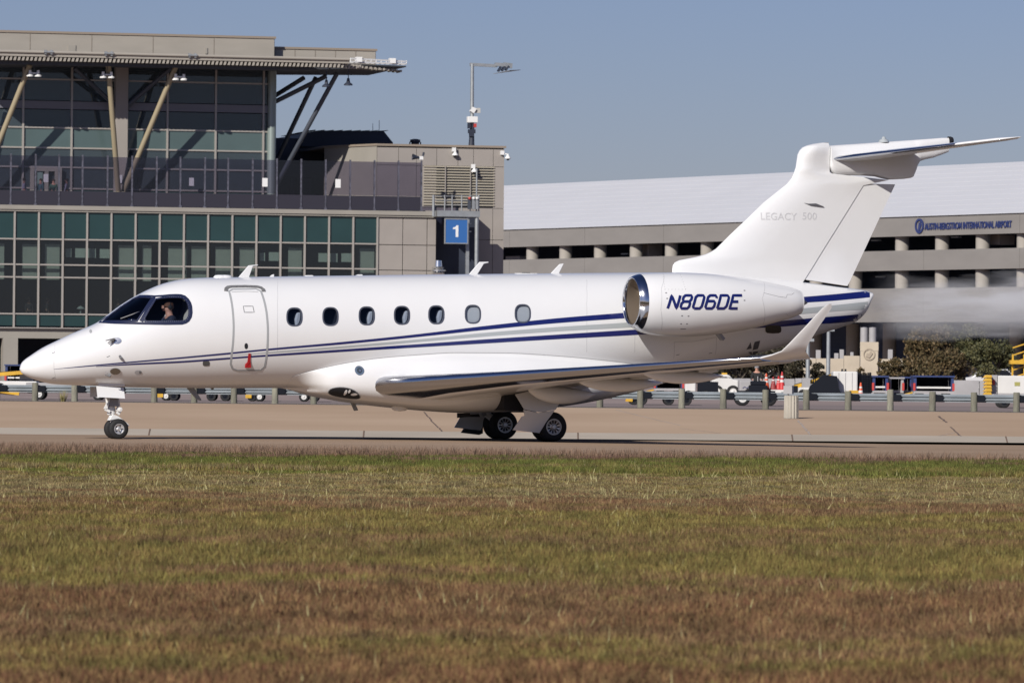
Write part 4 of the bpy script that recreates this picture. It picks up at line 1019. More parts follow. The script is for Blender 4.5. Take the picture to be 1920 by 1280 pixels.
# ---- wing to body fairing
edge = [(526.5, 719.5), (533, 712.5), (551.6, 704.5), (573, 697.6), (596, 691.8), (654.7, 679.4), (706, 671.8), (775, 665.6), (861, 661), (947, 661.6), (1050, 667.4), (1153, 677.6), (1220, 686), (1290, 700), (1345, 690)]
fbp = [(526.5, 727.2), (548, 732), (569, 738), (620, 748.5), (672, 757), (741, 765), (809, 771), (861, 773.6), (936, 772.6), (1046, 761.5), (1160, 739.5), (1256, 713), (1345, 689.5)]
fe = [onskin(u, v) for u, v in edge]; fbz = [J.px(u, v, 0) for u, v in fbp]
ez = pchip([p.x for p in fe], [p.z for p in fe]); bz_ = pchip([p[0] for p in fbz], [p[1] for p in fbz])
fx0, fx1 = max(fe[0].x, fbz[0][0]) + .01, min(fe[-1].x, fbz[-1][0]) - .01
def fair_ring(x):
    t = (x - fx0) / (fx1 - fx0); ze = ez(x); zb__ = min(bz_(x), zbot(x) - .004); ye = -surf(x, ze)
    bulge = math.sin(math.pi * min(1, max(0, t)) ** .8) ** 1.25 * .34
    wm = ye + bulge; zm = zb__ + (ze - zb__) * .52
    half = []
    P0 = Vector((ye - .004, ze)); P1 = Vector((wm + .02, ze - (ze-zm) * .25)); P2 = Vector((wm, zm)); P3 = Vector((wm, zb__ + .02)); P4 = Vector((wm * .55, zb__)); P5 = Vector((0, zb__))
    for i in range(10): 
        s = i / 10; half.append((1-s)**2*P0 + 2*s*(1-s)*P1 + s*s*P2)
    for i in range(15):
        s = i / 14; half.append((1-s)**3*P2 + 3*s*(1-s)**2*P3 + 3*s*s*(1-s)*P4 + s**3*P5)
    s_ = min(1, max(0, t) / .085); s_ = s_ * s_ * (3 - 2 * s_)
    if s_ < 1:
        q_ = []
        for p in half:
            zf = max(p[1], zbot(x) + .0005); yf = -surf(x, zf) if zf < ztop(x) else p[0]
            q_.append(Vector((min(p[0], yf + .004) * (1 - s_) + p[0] * s_, p[1])))
        half = q_
    r = [(x, -p[0], p[1]) for p in half] + [(x, p[0], p[1]) for p in half[-2::-1]]
    r += [(x, ye * .5, ze - .02), (x, -ye * .5, ze - .02)]
    return r
def fairsurf(x, z):
    r = fair_ring(min(max(x, fx0 + .01), fx1 - .01)); best = -1.1
    for i in range(24):
        a, c = r[i], r[i+1]
        if (a[2] - z) * (c[2] - z) <= 0 and a[2] != c[2]: return a[1] + (c[1]-a[1]) * (z - a[2]) / (c[2]-a[2])
    return best
fxs = [fx0 + .5 * (i/10)**1.5 for i in range(10)] + list(np.arange(fx0 + .55, fx1, .11)) + [fx1]
MB().loft([fair_ring(x) for x in fxs]).build('belly_fairing', m_jw, jet, 50)
def onfair(u, v):
    y = -1.25
    for _ in range(16):
        x, z = J.px(u, v, y); y = .5*y + .5*fairsurf(x, z)
    return x, z
ribbon('fairing_edge', [(fx0 + (fx1 - 1.2 - fx0) * i / 60, ez(fx0 + (fx1 - 1.2 - fx0) * i / 60)) for i in range(61)], .008, .003, m_line)
pc = onfair(674, 694.5); 
def disc(name, c, r, mt, f, off=.006, sx=1):
    return patch(name, [(c[0] + r * sx * math.cos(2*math.pi*i/20 + .01), c[1] + r * math.sin(2*math.pi*i/20 + .01)) for i in range(20)], mt, f, off, 6, 8)
disc('fuel_port_ring', pc, .095, M('port_metal', (.30, .38, .45), .3, .8), fairsurf, .008); disc('fuel_port', pc, .055, M('port_dark', (.06, .08, .10), .4, .5), fairsurf, .012)
disc('fuel_cap', (pc[0] + .01, pc[1]), .022, m_sil, fairsurf, .016)
op = [onfair(u, v) for u, v in ((614, 737), (617, 730), (625, 726.5), (640, 725), (656, 727.5), (668, 733), (675.5, 742), (675, 746.5), (666, 747.8), (646, 745.5), (626, 742))]
patch('landing_light_recess', smooth_poly(op, 1), m_jdark, fairsurf, .005, 10, 8)
ribbon('landing_light_rim', dens(smooth_poly(op, 1), .04, True), .014, .008, m_lgrey, fairsurf, True)
for (u, v, w_, h_) in ((648, 735, 5, 10), (655, 733, 4, 6), (664, 738.5, 12, 4.5)):
    x, z = onfair(u, v); disc('landing_light', (x, z), h_ / 180, M('lamp_glass_bright', (.9, .9, .9), .2), fairsurf, .012, w_ / h_)
p = onfair(772, 767); MB().loft([[(p[0] + .19 * k * math.cos(t), -.35 + .12 * k * math.sin(t), bz_(p[0]) + .03 - h_) for t in [2*math.pi*i/16 for i in range(16)]] for k, h_ in ((1, 0), (.9, .05), (.6, .08), (.02, .09))]).build('belly_dome', m_jw, jet, 60)

# ---- wings
AF = [(1, .0), (.9, .018), (.75, .040), (.6, .056), (.45, .066), (.32, .068), (.2, .061), (.12, .050), (.07, .040), (.035, .029), (.012, .017), (.003, .008), (0, 0)]
AFL = [(.003, -.007), (.012, -.014), (.035, -.023), (.07, -.031), (.12, -.038), (.2, -.045), (.32, -.050), (.45, -.048), (.6, -.036), (.75, -.020), (.9, -.007), (1, -.001)]
AFP = AF + AFL
WAF = [(a, c * (.62 + .8 * math.exp(-a / .05))) for a, c in AF] + [(a, c * (1.3 + .9 * math.exp(-a / .04))) for a, c in AFL]
def section(le, ch, tk, up, tw=0., pts=AFP):
    """airfoil ring: leading edge point, chord, thickness factor, up direction, twist (leading edge up positive)"""
    ax = Vector((1, 0, 0)); u_ = Vector(up).normalized()
    ax_ = ax * math.cos(tw) - u_ * math.sin(tw); u2 = u_ * math.cos(tw) + ax * math.sin(tw)
    return [Vector(le) + ax_ * (cx * ch) + u2 * (cz * ch * tk) for cx, cz in pts]
def flying(parts, secs, parent, split=.075, name='wing', mt=m_jw, le=True):
    AFP = WAF if name == 'wing' else globals()['AFP']
    i0 = [i for i, p in enumerate(AFP) if p[0] > split - .031 and i < 13][-1]; i1 = [i for i, p in enumerate(AFP) if p[0] > split - 1e-6 and i >= 13][0]
    if not le: 
        return MB().loft([section(*s, pts=AFP) for s in secs]).build(name, mt, parent, 50)
    MB().loft([section(*s, pts=AFP[i1:] + AFP[:i0+1]) for s in secs]).build(name, mt, parent, 50)
    return MB().loft([section(*s, pts=AFP[i0:i1+1]) for s in secs]).build(name + '_leading_edge', m_chr, parent, 60)
def mir(secs): return [((le[0], -le[1], le[2]), ch, tk, (up[0], -up[1], up[2]), tw) for le, ch, tk, up, tw in secs]
def lep(u, v, y): p = J.P(u, v, y); return (p.x, y, p.z)
r0 = lep(706, 719, -1.25); r1 = lep(1425, 671, -9.2)
dih = math.atan2(r1[2] - r0[2], 7.95); nup = (0, math.sin(dih), math.cos(dih))
def lerp3(a, c, t): return tuple(a[i] + (c[i] - a[i]) * t for i in range(3))
wing = [((r0[0] - .20, -.85, r0[2] - .02), 5.0, 1.05, nup, 0),
        (r0, 4.55, 1.12, nup, rad(0)),
        (lerp3(r0, r1, .10), 3.9, 1.02, nup, rad(0)),
        (lerp3(r0, r1, .30), 2.95, .98, nup, 0),
        (lerp3(r0, r1, .62), 2.05, .95, nup, 0),
        (r1, 1.15, .92, nup, 0.)]
flying(None, wing, jet, split=.13); flying(None, mir(wing), jet, split=.13)
w0 = wing[-1]
wl = [(r1, 1.05, .92, nup, 0.), (lep(1446, 665.5, -9.45), .78, .9, (0, .35, .94), 0.), (lep(1465, 658, -9.62), .50, .9, (0, .68, .73), 0.), (lep(1480, 643.5, -9.74), .40, .9, (0, .86, .5), 0.),
      (lep(1511, 611, -9.90), .28, .85, (0, .95, .32), 0.), (lep(1542, 577.5, -10.06), .19, .8, (0, .96, .28), 0.), (lep(1553, 569.5, -10.1), .07, .6, (0, .96, .28), 0.)]
for s in (wl, mir(wl)): flying(None, s, jet, name='winglet', le=False)
for sgn in (-1, 1):
    p = Vector(r1) + Vector((.02, .35, .01)); p.y *= -sgn * 1.0 if sgn == 1 else 1
    MB().loft([[(p.x + a, p.y + .1 * math.cos(t) * k, p.z + .055 * math.sin(t) * k) for t in [2*math.pi*i/12 for i in range(12)]] for a, k in ((-.12, .1), (-.05, .8), (.1, 1), (.28, .9))]).build('position_light', m_jdark, jet, 60)
# flap track fairings: long canoes below the trailing edge
def canoe(pa, pb, yy, depth, w_=.13, name='flap_track_fairing'):
    a = J.P(*pa, yy); c = J.P(*pb, yy); L = c.x - a.x; rings = []
    for i in range(17):
        t = i / 16; k = max(.03, math.sin(math.pi * t ** .8) ** .7 * (1 if t < .93 else .9)); zc = a.z + (c.z - a.z) * t - depth * .35 * k
        rings.append([(a.x + L * t, yy + w_ * k * math.cos(q_), zc + depth * .55 * k * math.sin(q_)) for q_ in [2*math.pi*j/14 for j in range(14)]])
    return MB().loft(rings).build(name, m_jw, jet, 60)
canoe((985, 722), (1118, 738), -2.4, .34, .15); canoe((1072, 703), (1242, 717), -4.4, .30); canoe((1196, 690), (1356, 704), -6.4, .27)
canoe((985, 722), (1118, 738), -2.4, .34, .15).scale = (1, -1, 1); canoe((1072, 703), (1242, 717), -4.4, .30).scale = (1, -1, 1); canoe((1196, 690), (1356, 704), -6.4, .27).scale = (1, -1, 1)
# flaps hanging a little below the trailing edge
def te(t): 
    for i in range(1, 5):
        pass
    ys = [abs(s[0][1]) for s in wing]; y = 1.25 + 7.95 * t
    for i in range(1, len(wing) - 1):
        a, c = wing[i], wing[i+1]
        if abs(a[0][1]) - 1e-6 <= y <= abs(c[0][1]) + 1e-6:
            k = (y - abs(a[0][1])) / (abs(c[0][1]) - abs(a[0][1])); le_ = lerp3(a[0], c[0], k); ch = a[1] + (c[1]-a[1])*k; tw = a[4] + (c[4]-a[4])*k
            return Vector((le_[0] + ch * math.cos(tw), -y, le_[2] - ch * math.sin(tw)))
    return Vector((r1[0] + 1.15, -9.2, r1[2]))
for sgn in (1, -1):
    for (ta, tb_, nm) in ((.04, .30, 'flap'), (.31, .66, 'flap'), (.68, .93, 'aileron')):
        rings = []
        for t in (ta, (ta+tb_)/2, tb_):
            e = te(t); c_ = .55 - .25 * t; dr = .06 if nm == 'flap' else 0
            rings.append([(e.x - c_, e.y * sgn, e.z + .05 - dr*.3), (e.x - c_*.3, e.y * sgn, e.z + .035 - dr*.6), (e.x + .04, e.y * sgn, e.z - dr), (e.x - c_*.3, e.y * sgn, e.z - .05 - dr), (e.x - c_, e.y * sgn, e.z - .075 - dr*.3)])
        MB().loft(rings).build(nm, m_jw, jet, 50)

# ---- tail fin
lv_ = [532, 511, 505, 498, 492, 488, 482, 477, 472, 466.5, 455, 440, 417, 380, 345, 334, 324, 314, 300, 290, 283, 277, 273, 270, 268.2, 267.2]
leu = pchip([267.2, 268.2, 270, 273, 277, 283, 290, 300, 314, 324, 334, 345, 380, 417, 440, 455, 466.5, 472, 477, 482, 488, 492, 498, 505, 511, 532][0:26], [1548, 1535, 1523, 1512, 1504, 1499, 1495.7, 1494, 1492, 1488.5, 1484, 1475, 1431, 1393, 1369, 1354, 1342, 1333, 1322, 1303, 1273, 1265, 1261.5, 1260.5, 1260.5, 1261])
hinge = lambda v: 1617 + (1504 - 1617) * (v - 342.7) / (523 - 342.7)
SY = [(0, 0), (.01, .22), (.03, .38), (.07, .55), (.13, .74), (.22, .9), (.33, 1), (.5, .96), (.75, .80), (1, .60)]
rings = []
for v in lv_:
    ua = leu(v); ub = hinge(v) if v > 343 else (1664 if v > 332 else (1552.5 if v < 326 else 1552.5 + (v - 326) / 6 * 111)); ub = min(ub, 1503 + (532 - v) * .0 if v > 523 else ub)
    xa, z = J.px(ua, v, 0); xb, _ = J.px(ub, v, 0); L = xb - xa
    tt = .145 if v > 300 else .145 * (.9 + .1 * (v - 267) / 33)
    tt *= min(1, .35 + L / 2.2) if v > 340 else 1
    if v < 300: tt = .18
    if v < 275: tt *= max(.25, (v - 266.8) / 8)
    full = L * 1.45 if v > 343 else L
    rings.append([(xa + L * a, -tt * c, z) for a, c in SY] + [(xa + L * a, tt * c, z) for a, c in SY[::-1][:-1]])
MB().loft(rings).build('tail_fin', m_jw, jet, 50)
rings = []
for v in (344.5, 400, 460, 524, 536):
    ua = hinge(min(v, 523)) + 2.2; ub = 1679 + (1588 - 1679) * (v - 342.7) / (537 - 342.7)
    if v == 536: ua = ub - 2
    xa, z = J.px(ua, v, 0); xb, _ = J.px(ub, v, 0); rings.append([(xa, -.072, z), (xa + (xb-xa)*.5, -.045, z), (xb, -.012, z), (xb, .012, z), (xa + (xb-xa)*.5, .045, z), (xa, .072, z)])
rings[0] = [(p[0], p[1], p[2]) for p in rings[0]]
MB().loft(rings).build('rudder', m_jw, jet, 50)
fsx = lambda x, z: -.135
def flatline(name, pts, w_, mt, y, f=None):
    q_ = [J.P(u, v, y) for u, v in pts]; b = MB()
    for a, c in zip(q_[:-1], q_[1:]): b.bar(a, c, .004, w_)
    return b.build(name, mt, jet)
# dark slot intake on the fin, root fairing line
b = MB(); q_ = [J.P(u, v, -.15) for u, v in ((1508, 380.5), (1515, 382), (1530, 381.5), (1545, 387.5), (1536, 387), (1520, 385.5))]; b.prism([(p.x, p.z) for p in q_], -.155, -.10); b.build('fin_intake', M('intake_grey', (.10, .10, .11), .6), jet)
# stabiliser bullet
bt = pchip([1553, 1575, 1600, 1650, 1700, 1750, 1775, 1784], [273, 271.5, 270, 266.5, 263.2, 259.8, 258.2, 260])
bbm = pchip([1553, 1560, 1580, 1600, 1640, 1665, 1690, 1711, 1716, 1722, 1750, 1784], [312, 326, 330, 329, 331, 337, 336, 333, 322, 304, 296, 283])
rings = []
for u in [1553.5, 1557, 1565, 1580, 1600, 1620, 1640, 1655, 1665, 1680, 1695, 1708, 1712, 1716, 1719, 1724, 1735, 1750, 1765, 1778]:
    x, za = J.px(u, bt(u), 0); _, zb__ = J.px(u, bbm(u), 0); c = (za + zb__)/2; h = (za - zb__)/2; w_ = .19 * (1 - max(0, (u - 1640) / 190) ** 1.3)
    rings.append([(x, w_ * abs(math.cos(t)) ** .8 * math.copysign(1, math.cos(t)), c + h * abs(math.sin(t)) ** .8 * math.copysign(1, math.sin(t))) for t in [2*math.pi*i/24 for i in range(24)]])
MB().loft(rings).build('stabiliser_bullet', m_jw, jet, 50)
p = J.P(1778, 264, 0); MB().lathe([(0, .09), (.05, .09), (.1, .07), (.13, 0)], p, (1, 0, .05), 14).build('tail_light', m_jdark, jet, 60)
p = J.P(1657, 264.5, 0); MB().lathe([(-.03, .12), (.02, .10), (.04, .05), (.08, .04), (.1, 0)], p, (0, 0, 1), 14).build('tail_beacon', m_sgrey, jet, 60)
# horizontal stabiliser
s0 = lep(1557, 299, -.12); s1 = lep(1790, 271, -2.75); s2 = lep(1862, 262.5, -3.3); s3 = lep(1908, 257.3, -3.62)
su = (0, .02, 1)
stab = [(s0, 1.95, .80, su, rad(-4.5)), (lerp3(s0, s1, .5), 1.42, .80, su, rad(-4.5)), (s1, .92, .85, su, rad(-4.0))]
stip = [(s1, .92, .85, su, rad(-4.0)), (s2, .55, 1.3, su, rad(-3)), (s3, .09, 1.2, su, rad(-3))]
for s in (stab, mir(stab)): flying(None, s, jet, split=.07, name='stabiliser')
for s in (stip, mir(stip)): flying(None, s, jet, name='stabiliser_tip', le=False)

# ---- engines
EY = 1.92
def npx(u, v): return J.px(u, v, -EY)
ntop = [(1186, 518.5), (1190, 516), (1197, 513.8), (1210, 512.4), (1240, 511.2), (1275, 510.8), (1320, 512.6), (1344, 514.6), (1380, 519), (1417, 525), (1455, 532.5), (1490, 541), (1497, 544)]
nbot = [(1186, 612), (1190, 616), (1197, 620), (1210, 625), (1240, 630), (1275, 631.8), (1320, 629.5), (1344, 626.8), (1380, 621.5), (1417, 614), (1455, 604), (1490, 593.5), (1497, 590)]
nt_ = [npx(u, v) for u, v in ntop]; nb_ = [npx(u, v) for u, v in nbot]
nzt = pchip([p[0] for p in nt_], [p[1] for p in nt_]); nzb = pchip([p[0] for p in nb_], [p[1] for p in nb_]); nx0, nx1 = nt_[0][0], nt_[-1][0]
def nrad(x): return (nzt(x) - nzb(x)) / 2, (nzt(x) + nzb(x)) / 2
def nsurf(x, z):
    r, c = nrad(min(max(x, nx0), nx1)); t = min(abs(z - c) / r, .999); return -EY - r * math.sqrt(1 - t*t)
def nring(x, k=1., n=56, sgn=-1, dx=0):
    r, c = nrad(x); return [(x + dx, sgn * EY + r * k * math.cos(2*math.pi*i/n), c + r * k * math.sin(2*math.pi*i/n)) for i in range(n)]
def nxz(u, v): p = onskin(u, v, nsurf, -EY - .4, False); return p.x, p.z
xlip = npx(1198, 565)[0]; rA, cA = nrad(nx0)
for sgn in (-1, 1):
    xs_ = [xlip + (nx1 - xlip) * i / 44 for i in range(45)]
    MB().loft([nring(x, 1, sgn=sgn) for x in xs_], True, False).build('nacelle', m_jw, jet, 180)
    lipx = [xlip, xlip - .05, xlip - .10, nx0 + .03, nx0]
    rg = [nring(x, 1, sgn=sgn) for x in lipx]
    for dx, k in ((-.02, .985), (-.03, .96), (-.022, .93), (.0, .91), (.05, .90)): rg.append(nring(nx0, k, sgn=sgn, dx=dx))
    MB().loft(rg, True, False).build('intake_lip', m_chr, jet, 180)
    duct = [nring(nx0, .90, sgn=sgn, dx=d) for d in (.05, .2, .4, .62)]
    MB().loft(duct, True, False).build('intake_duct', M('intake_duct_bronze', (.25, .20, .155), .35, .4), jet, 180)
    ctr = Vector((nx0 + .42, sgn * EY, cA)); R_ = rA * .89
    fb_ = MB()
    for i in range(28):
        a = 2*math.pi*i/28; e = Vector((0, math.cos(a), math.sin(a))); t_ = Vector((0, -math.sin(a), math.cos(a)))
        p0 = ctr + e * .12; p1 = ctr + e * R_; fb_.add([p0 - t_*.02 + Vector((.0,0,0)), p0 + t_*.02 + Vector((.08,0,0)), p1 + t_*.05 + Vector((.10,0,0)), p1 - t_*.045 + Vector((-.02,0,0))], [(0,1,2,3)])
    o = fb_.build('fan_blades', M('fan_titanium', (.30, .27, .24), .35, .7), jet); o['kind'] = 'stuff'
    MB().lathe([(-.22, 0), (-.15, .06), (-.05, .11), (.05, .14)], ctr, (1, 0, 0), 24).build('spinner', M('fan_titanium'), jet, 60)
    MB().lathe([(.13, R_), (.14, 0)], ctr, (1, 0, 0), 24).build('fan_case', m_jdark, jet)
    MB().loft([nring(nx1, k, sgn=sgn, dx=d) for d, k in ((0, 1), (.03, .97), (.02, .9), (-.3, .8), (-.6, .75))], True, False).build('exhaust_nozzle', m_jw, jet, 60)
    MB().lathe([(-.6, .26), (-.1, .2), (.15, .1), (.3, .02), (.3, 0)], (nx1 - .1, sgn * EY, nrad(nx1)[1]), (1, 0, 0), 24).build('exhaust_cone', m_lgrey, jet, 60)
    # pylon
    b = MB(); xa, xb = nx0 + .75, nx1 + .25; zc = nrad((xa + xb) / 2)[1]
    rings = [[(xa + (xb - xa) * cx, y, zc + .03 + s * t_ * .16) for cx, s, t_ in ((0, 0, 0), (.06, 1, .6), (.3, 1, 1), (.7, 1, .8), (1, 0, 0), (.7, -1, .8), (.3, -1, 1), (.06, -1, .6))] for y in (sgn * .7, sgn * (EY - .3))]
    b.loft(rings).build('pylon', m_jw, jet, 50)
MB().box(0, .01, 0, .01, 0, .01)
# registration in slanted stroked letters
def letters(word, u0, v0, u1, v1, sw, slant, name, mt, f, proj, sizes):
    G_ = {'N': [[(0, 0), (.02, 1), (.98, 0), (1, 1)]], '8': [[(.2, .53), (.04, .68), (.04, .88), (.2, 1), (.84, 1), (.98, .88), (.98, .68), (.84, .53), (.2, .53), (.02, .38), (.02, .14), (.2, 0), (.8, 0), (.96, .14), (.96, .38), (.84, .53)]],
          '0': [[(.2, 0), (.02, .14), (.02, .86), (.2, 1), (.8, 1), (.98, .86), (.98, .14), (.8, 0), (.2, 0)]], '6': [[(.98, .78), (.98, .86), (.8, 1), (.2, 1), (.02, .86), (.02, .14), (.2, 0), (.8, 0), (.98, .14), (.98, .42), (.8, .56), (.06, .56)]],
          'D': [[(0, 0), (0, 1), (.76, 1), (.98, .84), (.98, .16), (.76, 0), (0, 0)]], 'E': [[(1, 1), (0, 1), (0, 0), (.92, 0)], [(0, .52), (.78, .52)]]}
    n = len(word); cw = (u1 - u0) / n
    for i, ch in enumerate(word):
        b = MB()
        for st in G_[ch]:
            pts = []
            for (gx, gz) in st:
                u = u0 + cw * (i + .10 + gx * .72) + (gz - .5) * slant; v = v1 - sw/2 * .9 - gz * (v1 - v0 - sw * .9); pts.append(proj(u, v))
            ribbon(name, dens(pts, .03), .055 * sw / 3.6, .003, mt, f, mb=b)
        b.build(name, mt, jet)
letters('N806DE', 1253, 552, 1392, 580, 3.9, 7, 'registration_letter', m_blue, nsurf, nxz, None)
for pts in ([(1244, 514), (1240, 540), (1239, 580), (1240, 618)], [(1432, 529), (1429, 560), (1430, 609)], [(1432, 549), (1460, 556), (1474, 558), (1476, 552), (1485, 552), (1489, 549)], [(1474, 588), (1478, 592), (1488, 591)]):
    ribbon('nacelle_joint', dens([nxz(u, v) for u, v in pts], .03), .007, .0015, m_linel if len(pts) < 5 else m_line, nsurf)
for u, v in ((1279, 592), (1291, 592.5), (1277, 607), (1288, 607), (1396, 544.5), (1396, 563), (1251, 559.5), (1249, 549)):
    ribbon('fastener', [nxz(u - 1.5, v), nxz(u + 1.5, v)], .022, .002, m_line, nsurf)
ribbon('drain_slot', [nxz(1276, 616.5), nxz(1286, 616.5)], .012, .003, m_jdark, nsurf)
b = MB()
for i in range(7):
    for (u, v) in ((1247 + i * 6.4, 542.5), (1243 + i*.6, 514 + i * 4.7), (1276 + i * 1.6, 515 + i * 4.5)): 
        x, z = nxz(u, v); p = Vector((x, nsurf(x, z), z)); b.lathe([(0, .006), (.003, .006), (.0032, 0)], p, snorm(x, z, nsurf), 6)
o = b.build('nacelle_rivets', m_line, jet); o['kind'] = 'stuff'
p = onskin(1312, 640); MB().bar((p.x, -1.95, nrad(p.x)[1] - .60), (p.x + .12, -1.9, nrad(p.x)[1] - .72), .12, .06).build('drain_mast', m_lgrey, jet)
# grilles on the rear body
blob('auxiliary_exhaust', 1449.5, 617, 30, 15, M('grille_dark', (.05, .045, .035), .5, .3, var=.3, scale=60), .012, p=4)
for poly in ([(1399, 655), (1407, 641), (1409, 655)], [(1413, 641), (1425, 638), (1420, 655), (1411, 656)], [(1402, 660), (1409, 659), (1407, 668)], [(1411, 659), (1421, 658), (1417, 668), (1408, 668)]):
    pp = [xz(u, v) for u, v in poly]; patch('rear_vent', pp, M('vent_grey', (.10, .10, .11), .6), off=.006, nx=3, nz=4)
for pts in ([(1264, 641), (1263, 672)], [(1343, 632), (1341, 664)], [(1264, 641), (1300, 640), (1343, 632)]): ribbon('body_joint', dens([xz(u, v) for u, v in pts], .05), .006, .002, m_linel)
for u, v in ((1271, 665), (1332, 662), (1517, 579), (1533, 578)): ribbon('body_slot', [xz(u - 3, v + .6), xz(u + 3, v - .6)], .014, .002, m_line)
# fin lettering
vs, fs = text_mesh('LEGACY', 1.0, 0, -.012); 
_vz = pchip([J.px(1470, v, 0)[1] for v in range(560, 240, -20)], [float(v) for v in range(560, 240, -20)])
def finy(x, z):
    v = _vz(z); xa = J.px(leu(v), v, 0)[0]; xb = J.px(hinge(v), v, 0)[0]; t = min(max((x - xa) / (xb - xa), 0), 1)
    return -.145 * min(1, .35 + (xb - xa) / 2.2) * float(np.interp(t, [q[0] for q in SY], [q[1] for q in SY]))
def fintext(word, ua, ub, vb, vt, nm):
    vs, fs = text_mesh(word, 1.0, .004, -.002); vx = [q_[0] for q_ in vs]; w_ = max(vx) - min(vx)
    xa, za = J.px(ua, vb, -.148); xb, _ = J.px(ub, vb, -.148); _, zt_ = J.px(ua, vt, -.148)
    V_ = [(xa + (q_[0] - min(vx)) / w_ * (xb - xa), za + q_[1] / .7 * (zt_ - za), q_[2]) for q_ in vs]
    MB().add([(x, finy(x, z) - .0035 + q * .3, z) for x, z, q in V_], fs).build(nm, M('lettering_silver', (.62, .62, .63), .5), jet, fix=False)
fintext('LEGACY', 1428, 1494, 411.5, 398, 'fin_lettering'); fintext('500', 1505, 1532, 411.5, 398, 'fin_lettering')

# ---- landing gear
def wheel(nm, c, r, w_, hubr, slots, side=-1):
    c = Vector(c)
    ty = MB().lathe([(-w_*.5, hubr), (-w_*.52, hubr + .02), (-w_*.5, r*.82), (-w_*.38, r*.95), (-w_*.2, r), (w_*.2, r), (w_*.38, r*.95), (w_*.5, r*.82), (w_*.52, hubr + .02), (w_*.5, hubr)], c, (0, 1, 0), 40).build(nm, m_tyre, jet, 50)
    for gx in (-.1, .1): MB().lathe([(w_*gx-.006, r+.0015), (w_*gx+.006, r+.0015)], c, (0, 1, 0), 40).build('tread_groove', m_jdark, ty)
    s = side
    MB().lathe([(s*w_*.5, hubr*1.02), (s*w_*.53, hubr*1.0), (s*w_*.53, hubr*.90), (s*w_*.40, hubr*.86), (s*w_*.33, hubr*.5), (s*w_*.40, hubr*.30), (s*w_*.60, hubr*.26), (s*w_*.62, hubr*.10), (s*w_*.6, 0)], c, (0, 1, 0), 36).build('rim', m_rim, ty, 35)
    MB().lathe([(-s*w_*.45, hubr*1.02), (-s*w_*.3, 0)], c, (0, 1, 0), 24).build('rim_back', m_brake, ty)
    b = MB()
    for i in range(slots):
        a = 2*math.pi*i/slots; e = Vector((math.cos(a), 0, math.sin(a))); t_ = Vector((-math.sin(a), 0, math.cos(a))); y_ = Vector((0, s*w_*.425, 0))
        p0, p1 = c + e*hubr*.42 + y_*.95, c + e*hubr*.80 + y_*1.03; h_ = hubr * .085; b.add([p0 - t_*h_*.7, p0 + t_*h_*.7, p1 + t_*h_*1.3, p1 - t_*h_*1.3], [(0,1,2,3)])
    b.build('rim_slots', m_jdark, ty)
    return ty
def gp(u, v, y): return J.P(u, v, y)
# nose gear: twin wheels
ng = gp(221.5, 799, -.15); zr_ = .205
wheel('nose_wheel', (ng.x, -.16, zr_), zr_, .15, .105, 5); wheel('nose_wheel', (ng.x, .16, zr_), zr_, .15, .105, 5, 1)
nx_ = ng.x
MB().tube((nx_, -.2, zr_), (nx_, .2, zr_), .035).build('nose_axle', m_brake, jet)
MB().tube((nx_ - .04, 0, zr_ - .02), (nx_ - .12, 0, .60), .05, .06, 14).build('nose_strut', m_white, jet, 40)
MB().tube((nx_ - .10, 0, .50), (nx_ - .17, 0, 1.0), .085, .085, 14).build('nose_strut_housing', m_white, jet, 40)
b = MB(); b.prism([(nx_ - .17, zr_ + .17), (nx_ - .1, zr_ + .30), (nx_ + .02, zr_ + .26), (nx_ + .20, zr_ + .13), (nx_ + .26, zr_ + .07), (nx_ + .23, zr_ + .05), (nx_ + .03, zr_ + .20)], -.09, .09); bevel(b.build('nose_fork', m_white, jet), .01)
b = MB()
for (x0, z0, x1, z1, t_) in ((-.2, .72, -.26, .60, .06), (-.26, .60, -.16, .55, .05), (-.02, .62, .06, .56, .09), (.06, .60, .0, .50, .07), (-.22, .85, -.12, .70, .06), (.0, .85, .03, .66, .03), (-.05, .9, .0, .66, .03)):
    b.bar((nx_ + x0, -.09, z0), (nx_ + x1, -.09, z1), .05, t_)
b.build('torque_link', m_white, jet)
b = MB(); b.box(nx_ - .17, nx_ + .0, -.14, -.03, .66, .95); b.build('steering_unit', m_lgrey, jet)
MB().lathe([(0, .05), (.05, .05), (.06, 0)], (nx_ + .03, -.13, .60), (0, -1, 0), 12).build('taxi_light', m_white, jet, 60)
xa, za = J.px(182.5, 745.5, -.38); xb, zb__ = J.px(234, 724.5, -.38)
b = MB(); b.add([(xa, -.40, za + .015), (xb, -.40, za - .01), (xb, -.30, zb__ - .02), (xa, -.30, zb__ + .02), (xa, -.38, za + .015), (xb, -.38, za - .01), (xb, -.28, zb__ - .02), (xa, -.28, zb__ + .02)], [(0,1,2,3), (7,6,5,4), (0,4,5,1), (1,5,6,2), (2,6,7,3), (3,7,4,0)]); b.build('nose_gear_door', m_jw, jet)
xa2, za2 = J.px(168, 744, .38); xb2, zb2_ = J.px(215, 725, .38)
MB().box(xa2, xb2, .34, .36, za2, zb2_).build('nose_gear_door', m_jw, jet)
blade([(181, 712), (232, 714), (231, 724), (182, 723)], y=-.20, t=.24, name='nose_bay_edge')
